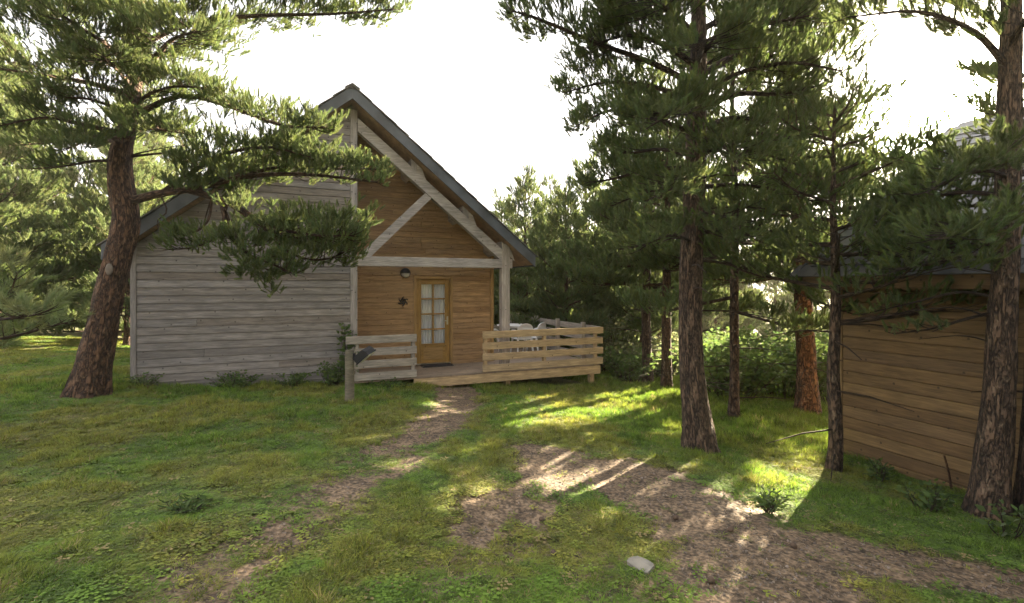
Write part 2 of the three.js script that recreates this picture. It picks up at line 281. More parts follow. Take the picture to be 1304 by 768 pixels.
  for (const [c0, c1] of [[gx0 - 0.05, (gx0 + gx1) / 2 - 0.015], [(gx0 + gx1) / 2 + 0.01, gx1 + 0.05]]) {
    const cg = new THREE.PlaneGeometry(c1 - c0, gy1 - gy0 + 0.2, 60, 3), p = cg.attributes.position;
    for (let i = 0; i < p.count; i++) { const x = p.getX(i); p.setXYZ(i, x + (c0 + c1) / 2, p.getY(i) + (gy0 + gy1) / 2, -1.385 + Math.sin(x * 95 + c0 * 9) * 0.012 + Math.sin(x * 41) * 0.012); }
    cg.computeVertexNormals(); part('curtain', cg, M.curtain, door);
  }
  // timber frame of the porch
  part('post', box(3.256, 3.45, 0.0, 2.86, -0.10, 0.09, 0.008), M.timber[2], cabin);
  part('beam', box(0.124, 3.52, 2.305, 2.508, -0.075, 0.07, 0.008), M.timber[0], cabin);
  const rt = (s) => 5.41 - SL * s;
  part('rafter', prism([[0.126, rt(0.126) - 0.27], [3.46, rt(3.46) - 0.27], [3.46, rt(3.46)], [0.126, rt(0.126)]].map(([a, b]) => [a, b]), -0.085, 0.08, 1, 2), M.timber[0], cabin);
  { const a = V3(0.27, 2.509, 0), b = V3(1.60, 3.86, 0), t = b.clone().sub(a).normalize(), n = V3(-t.y, t.x, 0).multiplyScalar(0.085); part('brace', prism([[a.x - n.x + 0.06, a.y], [b.x - n.x, b.y - n.y], [b.x + n.x, b.y + n.y], [a.x + n.x - 0.08, a.y]], -0.06, 0.05, 3, 1), M.timber[1], cabin); }
  for (const s of [1.27, 2.41, 3.33]) {
    part('purlin', prism([[s - 0.06, rt(s) + 0.055], [s + 0.06, rt(s) - 0.045], [s + 0.06, rt(s) + 0.135], [s - 0.06, rt(s) + 0.235]].map(([a, b]) => [a, Math.min(b, under(a) - 0.004)]), -1.26, 0.02, 4, 2, 'z'), M.timber[1], cabin);
    part('cleat', prism([[s + 0.062, rt(s + 0.062) + 0.002], [s + 0.26, rt(s + 0.26) + 0.002], [s + 0.17, under(s + 0.17) - 0.02], [s + 0.062, under(s + 0.062) - 0.02]], -0.05, 0.05, 1, 1), M.timber[2], cabin);
  }
  // roof
  const E1 = 3.93, zb = -8.3, zf = 0.36;
  const slab = mergeGeometries([prism([[0, RU], [E1, RU - SL * E1], [E1, RU - SL * E1 + 0.16], [0, RU + 0.16]], zb, zf, 0, 0, 'z'), prism([[-E1, RU - SL * E1], [-0.001, RU], [-0.001, RU + 0.16], [-E1, RU - SL * E1 + 0.16]], zb, zf, 0, 0, 'z')]);
  const roof = part('roof', slab, M.soffit, cabin);
  part('barge_board', prism([[0, RU - 0.03], [E1 + 0.02, RU - 0.03 - SL * (E1 + 0.02)], [E1 + 0.02, RU + 0.22 - SL * (E1 + 0.02)], [0, RU + 0.22]], zf + 0.002, zf + 0.036), M.barge, roof);
  part('barge_board', prism([[-E1 - 0.02, RU - 0.03 - SL * (E1 + 0.02)], [-0.001, RU - 0.03], [-0.001, RU + 0.22], [-E1 - 0.02, RU + 0.22 - SL * (E1 + 0.02)]], zf + 0.002, zf + 0.034), M.barge, roof);
  for (const sg of [1, -1]) for (let k = 0; k < 17; k++) {
    const s0 = E1 + 0.08 - k * 0.243, s1 = Math.max(0.0, s0 - 0.30), yb = (s) => RU + 0.225 - SL * s, t = 0.016 + R() * 0.008;
    const pol = [[s1 * sg, yb(s1)], [s0 * sg, yb(s0) + 0.022], [s0 * sg, yb(s0) + 0.022 + t], [s1 * sg, yb(s1) + t]];
    part('shingle_course', prism(sg > 0 ? pol : pol.reverse(), zb - 0.05, zf + 0.05 + R() * 0.03, R(), R(), 'z'), pick(M.shingle), roof);
  }
  part('ridge_cap', prism([[-0.14, RU + 0.165], [0, RU + 0.25], [0.14, RU + 0.165], [0.14, RU + 0.182], [0, RU + 0.272], [-0.14, RU + 0.182]], zb - 0.06, zf + 0.06, 0, 0, 'z'), M.shingle[2], roof);
  part('fascia_board', box(E1 + 0.001, E1 + 0.03, RU - SL * E1 - 0.03, RU - SL * E1 + 0.165, zb, zf, 0.002), M.barge, roof);
  part('fascia_board', box(-E1 - 0.03, -E1 - 0.001, RU - SL * E1 - 0.03, RU - SL * E1 + 0.165, zb, zf, 0.002), M.barge, roof);
}

// deck
{
  const R = rng(8), deck = thing('wooden_deck', 'low plank deck in front of the entrance and along the cabin side', 'deck', CP, BETA);
  for (let z = 0.16, k = 0; z > -7.6; z -= 0.145, k++) {
    const front = z > -1.2, s0 = z > -0.01 ? -0.02 : front ? 0.13 : 3.56;
    part('plank', box(s0, 5.72, -0.028, -0.001 - R() * 0.003, z, z + 0.138, 0.004), M.deck[Math.floor(R() * 3)], deck);
  }
  part('fascia_board', box(1.22, 5.74, -0.225, -0.03, 0.262, 0.292), M.rail[0], deck);
  part('fascia_board', box(5.722, 5.752, -0.225, -0.03, -7.5, 0.26), M.railGrey[0], deck);
  for (const s of [0.6, 2.0, 3.35, 5.55]) { const p = loc(s, 0, 0.18); const g = gy(p.x, p.z) - DECK; part('support_post', box(s - 0.06, s + 0.06, g - 0.1, -0.03, 0.10, 0.22), M.rail[1], deck); }
  for (const z of [-2.5, -5]) part('support_post', box(5.5, 5.6, -0.9, -0.03, z, z + 0.1), M.railGrey[1], deck);
  part('joist', box(0.2, 5.70, -0.2, -0.03, -0.7, -0.64), M.deck[1], deck);

  const rows = [0.905, 0.66, 0.415, 0.17];
  const rl = thing('railing', 'short weathered plank railing between the grey wall corner and the entrance', 'railing', CP, BETA, 'deck railings');
  rows.forEach((y, i) => part('rail_board', box(-0.12 + (i % 2) * 0.01, 1.272, y - 0.155, y, 0.295, 0.322), M.railGrey[i % 3], rl));
  for (const s of [0.06, 1.17]) part('post', box(s, s + 0.07, -0.028 + 0.03, 0.88, 0.20, 0.294), M.railGrey[1], rl);
  const rr = thing('railing', 'pale four-board plank railing along the front of the terrace', 'railing', CP, BETA, 'deck railings');
  rows.forEach((y, i) => part('rail_board', box(2.717, 5.80 - (i % 2) * 0.01, y - 0.155, y, 0.295, 0.322), M.rail[i % 4], rr));
  for (const s of [2.76, 4.2, 5.58]) part('post', box(s, s + 0.07, 0.002, 0.88, 0.20, 0.294), M.rail[1], rr);
  const rs = thing('railing', 'grey plank railing running back along the far side of the terrace', 'railing', CP, BETA, 'deck railings');
  rows.forEach((y, i) => part('rail_board', box(5.757, 5.784, y - 0.155, y, -7.4, 0.285), M.railGrey[i % 3], rs));
  for (const z of [-0.5, -1.9, -3.3, -4.7, -6.1]) part('post', box(5.65, 5.756, 0.002, 0.97, z, z + 0.08), M.railGrey[2], rs);
}

// porch lamp, ornament, doormat, side lantern
{
  const p = loc(1.315, 2.20, -1.243), l = thing('wall_lamp', 'round porch lamp with black hood and white glass beside the door', 'lamp', [p.x, p.y, p.z], BETA);
  part('base', new THREE.CylinderGeometry(0.115, 0.115, 0.03, 28).rotateX(Math.PI / 2), M.black, l, [0, 0, 0.016]);
  part('glass_globe', new THREE.SphereGeometry(0.10, 24, 14, 0, Math.PI * 2, 0, Math.PI / 2).rotateX(Math.PI / 2).scale(1, 1, 0.8), M.frosted, l, [0, -0.01, 0.032]);
  part('hood', new THREE.SphereGeometry(0.122, 24, 10, 0, Math.PI, 0, Math.PI / 2).rotateX(0).scale(1, 1, 1), M.black, l, [0, 0, 0.02]);
  const q = loc(1.259, 1.53, -1.242), o = thing('wall_ornament', 'dark wrought iron ornament hung on the planks beside the door', 'ornament', [q.x, q.y, q.z], BETA);
  const ring = new THREE.TorusGeometry(0.055, 0.014, 8, 24), gs = [ring];
  for (let k = 0; k < 6; k++) { const a = k * Math.PI / 3 + 0.3, c = new THREE.TorusGeometry(0.032, 0.012, 6, 14, 4.4); c.rotateZ(a); c.translate(Math.cos(a) * 0.085, Math.sin(a) * 0.075, (k % 2) * 0.006); gs.push(c); }
  part('scrollwork', mergeGeometries(gs.map((g) => g.toNonIndexed())), M.iron, o, [0, 0, 0.02]);
  part('boss', new THREE.SphereGeometry(0.03, 12, 8), M.iron, o, [0, 0, 0.02]);
  const m = loc(2.02, 0, -1.02), mt = thing('doormat', 'dark doormat lying on the deck at the door', 'mat', [m.x, m.y, m.z], BETA);
  part('pile', box(-0.34, 0.34, 0.001, 0.022, -0.19, 0.16, 0.008), M.mat, mt);
  part('rim', mergeGeometries([box(-0.37, -0.341, 0.001, 0.014, -0.22, 0.19), box(0.341, 0.37, 0.001, 0.014, -0.22, 0.19), box(-0.34, 0.34, 0.001, 0.014, 0.161, 0.19), box(-0.34, 0.34, 0.001, 0.014, -0.22, -0.191)]), M.black, mt);
  const s = loc(-3.665, 2.35, -0.25), sl = thing('wall_lantern', 'small black lantern on the cabin side wall behind the leaning pine trunk', 'lamp', [s.x, s.y, s.z], BETA);
  part('bracket', box(-0.06, -0.001, 0.10, 0.13, -0.015, 0.015), M.black, sl); part('lantern_body', new THREE.CylinderGeometry(0.05, 0.035, 0.16, 6), M.black, sl, [-0.085, 0.02, 0]); part('lantern_cap', new THREE.ConeGeometry(0.07, 0.05, 6), M.black, sl, [-0.085, 0.125, 0]);
}

// garden furniture on the terrace
{
  const legPair = (list, h) => list.map(([x0, z0, x1, z1]) => { const g = tube([V3(x1, 0.003, z1), V3((x0 + x1) / 2, h / 2, (z0 + z1) / 2), V3(x0, h, z0)], [0.022, 0.026, 0.03], 8); return g; });
  const tp = loc(4.85, 0, -3.1), t = thing('garden_table', 'white plastic garden table on the side terrace', 'table', [tp.x, tp.y, tp.z], BETA);
  part('table_top', new THREE.CylinderGeometry(0.46, 0.45, 0.03, 40).scale(1.05, 1, 1.05), M.white, t, [0, 0.715, 0]);
  part('apron', new THREE.CylinderGeometry(0.40, 0.38, 0.05, 32, 1, true), new THREE.MeshStandardMaterial({ color: M.white.color, roughness: 0.5, side: THREE.DoubleSide }), t, [0, 0.674, 0]);
  legPair([[0.27, 0.27, 0.33, 0.33], [-0.27, 0.27, -0.33, 0.33], [0.27, -0.27, 0.33, -0.33], [-0.27, -0.27, -0.33, -0.33]], 0.70).forEach((g) => part('leg', g, M.white, t));
  const chair = (s, z, turn, label) => {
    const p = loc(s, 0, z), c = thing('plastic_chair', label, 'chair', [p.x, p.y, p.z], BETA + turn, 'white plastic chairs round the terrace table');
    const seat = new THREE.BoxGeometry(0.46, 0.018, 0.44, 8, 1, 8), sp = seat.attributes.position; for (let i = 0; i < sp.count; i++) sp.setY(i, sp.getY(i) - 0.02 * Math.cos(sp.getX(i) * 5) * Math.cos(sp.getZ(i) * 4)); seat.computeVertexNormals();
    part('seat', seat, M.white, c, [0, 0.43, 0.02]);
    const sh = new THREE.Shape(); sh.moveTo(-0.21, 0); sh.lineTo(0.21, 0); sh.lineTo(0.23, 0.28); sh.quadraticCurveTo(0.2, 0.42, 0, 0.43); sh.quadraticCurveTo(-0.2, 0.42, -0.23, 0.28); sh.closePath();
    for (let k = -2; k <= 2; k++) { const h = new THREE.Path(); h.moveTo(k * 0.07 - 0.016, 0.05); h.lineTo(k * 0.07 - 0.016, 0.27); h.lineTo(k * 0.07 + 0.016, 0.27); h.lineTo(k * 0.07 + 0.016, 0.05); h.closePath(); sh.holes.push(h); }
    const bg = new THREE.ExtrudeGeometry(sh, { depth: 0.018, bevelEnabled: true, bevelSize: 0.006, bevelThickness: 0.006, bevelSegments: 2, curveSegments: 10 }), bp = bg.attributes.position;
    for (let i = 0; i < bp.count; i++) bp.setZ(i, bp.getZ(i) - bp.getY(i) * 0.22 + Math.abs(bp.getX(i)) * 0.14); bg.computeVertexNormals();
    part('backrest', bg, M.white, c, [0, 0.425, -0.20]);
    legPair([[0.20, 0.20, 0.25, 0.24], [-0.20, 0.20, -0.25, 0.24], [0.20, -0.17, 0.24, -0.25], [-0.20, -0.17, -0.24, -0.25]], 0.43).forEach((g) => part('leg', g, M.white, c));
    for (const sx of [-1, 1]) part('armrest', tube([V3(sx * 0.235, 0.44, 0.20), V3(sx * 0.265, 0.62, 0.18), V3(sx * 0.265, 0.645, 0.10), V3(sx * 0.25, 0.655, -0.12), V3(sx * 0.22, 0.66, -0.25)], [0.022, 0.022, 0.026, 0.026, 0.022], 8), M.white, c);
    return c;
  };
  chair(4.72, -2.12, Math.PI, 'white plastic armchair with its back to the front railing');
  chair(3.98, -2.9, Math.PI / 2 + 0.2, 'white plastic armchair between the table and the cabin corner');
  chair(5.2, -2.3, Math.PI + 0.6, 'white plastic armchair turned beside the table near the grey side railing');
}

// light post on the lawn
{
  const [x, d] = groundAt(445, 517), g = gy(x, -d), l = thing('garden_light', 'black floodlight fixed to a short round wooden post on the lawn', 'light post', [x, g, -d]);
  const h = EYE - (446 - HZ) / F * d - g;
  part('post', tube([V3(0, -0.06, 0), V3(0.004, h * 0.5, 0), V3(0, h - 0.012, 0), V3(0, h, 0), V3(0, h + 0.001, 0)], [0.075, 0.073, 0.072, 0.064, 0.001], 20), wood(0.24, 0.22, 0.165, 0.9), l);
  part('bracket', mergeGeometries([box(0.07, 0.09, h - 0.16, h - 0.05, -0.04, 0.04), box(0.088, 0.14, h - 0.13, h - 0.08, -0.025, 0.025)]), M.black, l);
  const head = new THREE.Group(); head.name = 'lamp_head'; head.position.set(0.25, h - 0.085, 0.01); head.rotation.set(0.25, -0.35, 0.72); l.add(head);
  const hs = [[-0.15, -0.02], [0.15, -0.02], [0.15, 0.025], [0.11, 0.085], [-0.11, 0.085], [-0.15, 0.025]];
  part('housing', prism(hs, -0.1, 0.1), M.black, head); part('rim', box(-0.16, 0.16, -0.045, -0.021, -0.11, 0.11, 0.006), M.black, head);
  part('lens', box(-0.14, 0.14, -0.052, -0.046, -0.09, 0.09, 0.002), M.frosted, head);
}

// ------------------------------------------------------------------ neighbouring cabin
{
  const R = rng(77), pick = (a) => a[Math.floor(R() * a.length)];
  const c0 = V3(4.39, 0, -6.44);                      // its far corner; local x = cabin u, local z towards the camera side
  const EV = EYE + 0.12, cab = thing('cabin', 'dark brown plank cabin wall and slate roof behind the trees, beside the bare earth', 'cabin', [c0.x, gy(c0.x, c0.z) - 0.25, c0.z], BETA);
  const b = cab.position.y, ev = EV - b, L = 6.2, Wd = 6.4, rise = 0.66 * Wd / 2;
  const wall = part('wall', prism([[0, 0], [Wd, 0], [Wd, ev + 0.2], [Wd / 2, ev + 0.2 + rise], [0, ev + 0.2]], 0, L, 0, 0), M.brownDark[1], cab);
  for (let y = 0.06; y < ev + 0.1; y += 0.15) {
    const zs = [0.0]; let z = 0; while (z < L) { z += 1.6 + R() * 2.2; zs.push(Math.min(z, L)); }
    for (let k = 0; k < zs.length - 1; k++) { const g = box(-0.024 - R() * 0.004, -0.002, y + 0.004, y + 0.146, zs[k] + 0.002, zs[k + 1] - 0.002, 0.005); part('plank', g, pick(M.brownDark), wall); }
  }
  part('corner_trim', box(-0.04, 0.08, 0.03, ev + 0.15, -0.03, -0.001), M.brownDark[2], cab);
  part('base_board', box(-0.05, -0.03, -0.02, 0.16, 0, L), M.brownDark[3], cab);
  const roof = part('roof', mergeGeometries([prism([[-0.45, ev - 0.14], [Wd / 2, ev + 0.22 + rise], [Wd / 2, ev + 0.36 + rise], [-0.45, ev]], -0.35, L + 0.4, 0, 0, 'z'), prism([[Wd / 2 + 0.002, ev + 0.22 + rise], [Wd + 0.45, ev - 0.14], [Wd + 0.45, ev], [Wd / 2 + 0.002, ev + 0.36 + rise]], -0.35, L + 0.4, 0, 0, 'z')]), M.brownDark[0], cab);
  const ang = Math.atan2(rise + 0.36, Wd / 2 + 0.45), SLn = Math.hypot(rise + 0.36, Wd / 2 + 0.45);
  const sg = [0, 1, 2].map((k) => box(-0.155, 0.155, 0, 0.012, -0.19, 0.19, 0.003));
  for (let i = 0; i < 18; i++) for (let j = 0; j < 16; j++) {
    const s = 0.10 + i * (SLn - 0.2) / 17, z = -0.25 + j * 0.39 + (i % 2) * 0.195; if (z > L + 0.2) continue;
    const m = part('slate', sg[(i + j) % 3], pick(M.slate), roof, [-0.45 + Math.cos(ang) * s - Math.sin(ang) * 0.012, ev + Math.sin(ang) * s + Math.cos(ang) * 0.012, z], [0, 0, ang - 0.05 + (R() - 0.5) * 0.015]);
    m.rotation.y = (R() - 0.5) * 0.01;
  }
  part('barge_board', prism([[-0.5, ev - 0.20], [Wd / 2, ev + 0.18 + rise], [Wd / 2, ev + 0.37 + rise], [-0.5, ev + 0.0]], -0.38, -0.352), M.barge, roof);
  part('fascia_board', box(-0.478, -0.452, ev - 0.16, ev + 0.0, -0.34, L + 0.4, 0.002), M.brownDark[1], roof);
  const st = at(1213, 618, 5.25), en = at(1206, 590, 5.32), stick = thing('wooden_stake', 'thin reddish stake leaning by the dark brown plank wall', 'stake', [st.x, gy(st.x, st.z), st.z]);
  part('shaft', tube([V3(0, -0.05, 0), V3(-0.03, 0.2, -0.01), V3(-0.07, 0.38, -0.02)], [0.012, 0.011, 0.009], 6), MB.red, stick);
}

// ------------------------------------------------------------------ pines
function shootGeo(n, seed, wid, spread = 1) {          // a needle-clad shoot of unit length along +y
  const R = rng(seed), P = [], N = [];
  for (let i = 0; i < n; i++) {
    const t = 0.05 + 0.95 * Math.pow(i / n, 0.85), a = i * 2.39996 + R() * 0.7, o = (0.80 - 0.45 * t + (R() - 0.5) * 0.3) * spread, l = (0.30 + R() * 0.14) * (spread > 1.1 ? 1.4 : 1);
    const d = V3(Math.cos(a) * Math.sin(o), Math.cos(o), Math.sin(a) * Math.sin(o)), s = V3(-Math.sin(a), R() * 0.6 - 0.3, Math.cos(a)).normalize().multiplyScalar(wid);
    const b = V3(0, t, 0), e = b.clone().addScaledVector(d, l), nn = V3().crossVectors(s, d).normalize();
    for (const p of [b.clone().sub(s), b.clone().add(s), e]) { P.push(p.x, p.y, p.z); N.push(nn.x, nn.y, nn.z); }
  }
  const g = new THREE.BufferGeometry(); g.setAttribute('position', new THREE.Float32BufferAttribute(P, 3)); g.setAttribute('normal', new THREE.Float32BufferAttribute(N, 3)); return g;
}
const SHOOT = { near: shootGeo(64, 3, 0.034, 1.08), far: shootGeo(46, 4, 0.042, 1.05), long: shootGeo(44, 9, 0.026, 1.15) };
function curve(pts, n) { return new THREE.CatmullRomCurve3(pts).getPoints(n); }
// a bough: tube along pts with side branches and needle shoots between fractions f0 and f1
function bough(pts, r, o, R, out) {
  const n = Math.max(5, Math.round(pts.length > 2 ? 12 : 6)), path = curve(pts, n), geos = [tube(path, path.map((_, i) => r * (1 - 0.85 * i / n) + 0.003), 6, 1)];
  let L = 0; for (let i = 0; i < n; i++) L += path[i].distanceTo(path[i + 1]);
  const step = o.step ?? 0.11, cnt = Math.max(3, Math.round(L * (1 - (o.f0 ?? 0.2)) / step)), up = V3(0, 1, 0), tan = V3(), side = V3(), dir = V3(), p = V3();
  const shoots = (from, d, len, dens) => {
    const k = Math.max(1, Math.round(len / (o.gap ?? 0.075) * dens));
    for (let i = 0; i < k; i++) {
      const f = 0.3 + 0.7 * (i + R()) / k, q = from.clone().addScaledVector(d, len * f);
      for (let m = 0; m < (o.mult ?? 2); m++) {
        const dd = d.clone().multiplyScalar(0.6).add(V3(R() - 0.5, R() - 0.5, R() - 0.5).multiplyScalar(1.1)).addScaledVector(up, o.up ?? 0.55).normalize();
        const off = V3(R() - 0.5, R() - 0.4, R() - 0.5).multiplyScalar(o.fluff ?? 0.10);
        out.push([q.clone().add(off), dd, (o.ss ?? 0.13) * (0.75 + 0.5 * R())]);
      }
    }
  };
  for (let i = 0; i <= cnt; i++) {
    const f = (o.f0 ?? 0.2) + (1 - (o.f0 ?? 0.2)) * i / cnt, x = f * n, k = Math.min(n - 1, Math.floor(x)); p.copy(path[k]).lerp(path[k + 1], x - k); tan.copy(path[k + 1]).sub(path[k]).normalize();
    for (const sg of [-1, 1]) {
      side.crossVectors(tan, up).normalize().multiplyScalar(sg).addScaledVector(up, (R() - 0.45) * (o.flat ?? 0.9)).addScaledVector(tan, 0.5 + R() * 0.5).normalize();
      const len = (o.spread ?? 0.5) * (0.45 + 0.75 * R()) * (0.30 + 0.9 * Math.sin(Math.PI * Math.min(1, 0.22 + 0.70 * f)));
      const e = p.clone().addScaledVector(side, len).addScaledVector(up, len * (0.10 + 0.15 * R()));
      if (!o.noWood) geos.push(tube([p.clone(), p.clone().lerp(e, 0.5).addScaledVector(up, -len * 0.05), e], [0.006, 0.005, 0.003], 3, 1));
      dir.copy(e).sub(p).normalize();
      const dens = (o.dens ?? 1) * (R() < (o.hole ?? 0.12) ? 0.2 : 1);
      shoots(p, dir, len, dens);
      if (len > 0.28) for (const s2 of [-1, 1]) { const d2 = V3().crossVectors(dir, up).normalize().multiplyScalar(s2 * 0.9).add(dir).addScaledVector(up, R() * 0.5 - 0.1).normalize(); shoots(p.clone().lerp(e, 0.45 + R() * 0.3), d2, len * 0.5, dens); }
    }
  }
  return mergeGeometries(geos);
}
const tmpM = new THREE.Matrix4(), tmpQ = new THREE.Quaternion(), UPV = V3(0, 1, 0);
function crownMesh(tree, out, geo, mat, R, tint = 0.35) {
  const im = new THREE.InstancedMesh(geo, mat, out.length); im.name = 'crown'; im.castShadow = im.receiveShadow = true; im.userData.kind = 'stuff';
  const c = new THREE.Color();
  out.forEach(([p, d, s], i) => {
    tmpQ.setFromUnitVectors(UPV, d); tmpM.compose(p, tmpQ, V3(s, s, s)); im.setMatrixAt(i, tmpM);
    const k = 1 + (R() - 0.5) * tint, y = R() < 0.12 ? 1.25 : 1; c.setRGB(k * y * (1 + (R() - 0.5) * 0.25), k * y, k * (1 + (R() - 0.5) * 0.3)); im.setColorAt(i, c);
  });
  tree.add(im); return im;
}
function trunkMesh(tree, pts, rad, mat, seed, flare = 0.45) {
  const path = curve(pts, 44), L = path.length - 1, cr = (f) => { const x = f * (rad.length - 1), k = Math.min(rad.length - 2, Math.floor(x)); return lerp(rad[k], rad[k + 1], x - k); };
  const rr = path.map((_, i) => cr(i / L) * (1 + flare * Math.exp(-i / L * 22)));
  const bf = (a, l) => { const ca = Math.cos(a * 6.2832) * 1.6, sa = Math.sin(a * 6.2832) * 1.6; return (fbm(ca * 4 + 20, sa * 4 + l * 3.1 + 20, seed, 4) - 0.5) * 0.32 + 0.16 * Math.exp(-l * 3.2) * Math.sin(a * 6.2832 * 5 + seed); };
  return [part('trunk', tube(path, rr, 26, 1.1, bf), mat, tree), path, rr];
}
// a whole pine of procedural shape, in its own frame
function pine(name, label, pos, o, group) {
  const R = rng(o.seed), t = thing(name, label, 'tree', pos, 0, group), out = [];
  const h = o.h, lean = o.lean ?? [0, 0];
  const pts = o.trunk ?? [0, 0.12, 0.3, 0.5, 0.75, 1].map((f) => V3(lean[0] * f + (R() - 0.5) * 0.12 * h * 0.08, -0.12 + f * h, lean[1] * f + (R() - 0.5) * 0.12 * h * 0.08));
  const [, path] = trunkMesh(t, pts, o.radii ?? [o.r, o.r * 0.82, o.r * 0.74, o.r * 0.6, o.r * 0.35, 0.015], o.bark ?? MB.brown, o.seed, o.flare ?? 0.35);
  const nb = o.boughs ?? 26, c0 = o.crown ?? 0.35;
  for (let i = 0; i < nb; i++) {
    const f = c0 + (0.99 - c0) * Math.pow((i + 0.3 * R()) / nb, 0.9), x = f * (path.length - 1), k = Math.min(path.length - 2, Math.floor(x)), p = path[k].clone().lerp(path[k + 1], x - k);
    const az = i * 2.39996 + R() * 0.8; if (o.skip && o.skip(f, az, p)) continue;
    const q = (f - c0) / (1 - c0), L = (o.len ?? 2) * (0.75 + 0.5 * R()) * (o.shape ? o.shape(q) : (1 - Math.pow(q, 1.6)) * 0.85 + 0.2), el = lerp(o.el0 ?? -0.05, o.el1 ?? 0.8, q) + (R() - 0.5) * 0.3;
    const d = V3(Math.cos(az) * Math.cos(el), Math.sin(el), Math.sin(az) * Math.cos(el)), droop = o.droop ?? 0.06;
    const bp = [p, p.clone().addScaledVector(d, L * 0.35).add(V3(0, -droop * L * 0.6, 0)), p.clone().addScaledVector(d, L * 0.7).add(V3(0, -droop * L, 0)), p.clone().addScaledVector(d, L).add(V3(0, -droop * L * 0.5 + 0.05, 0))];
    part('branch', bough(bp, (o.br ?? 0.012) + 0.010 * L, { f0: 0.25, spread: 0.30 * L + 0.12, ...o.b }, R, out), o.bark ?? MB.brown, t);
  }
  if (o.dead) for (let i = 0; i < o.dead; i++) {        // bare dead snags under the crown
    const f = 0.12 + R() * (c0 - 0.1), x = f * (path.length - 1), k = Math.floor(x), p = path[k].clone(), az = R() * 6.28, L = 0.3 + R() * 0.9, d = V3(Math.cos(az), 0.1 - R() * 0.3, Math.sin(az));
    part('dead_branch', tube([p, p.clone().addScaledVector(d, L * 0.5).add(V3(0, 0.03, 0)), p.clone().addScaledVector(d, L)], [0.012, 0.009, 0.004], 5), MB.dark, t);
  }
  crownMesh(t, out, o.geo ?? SHOOT.far, o.mat ?? ML.needle, R);
  return t;
}
const gpos = (x, d) => [x, gy(x, -d), -d];

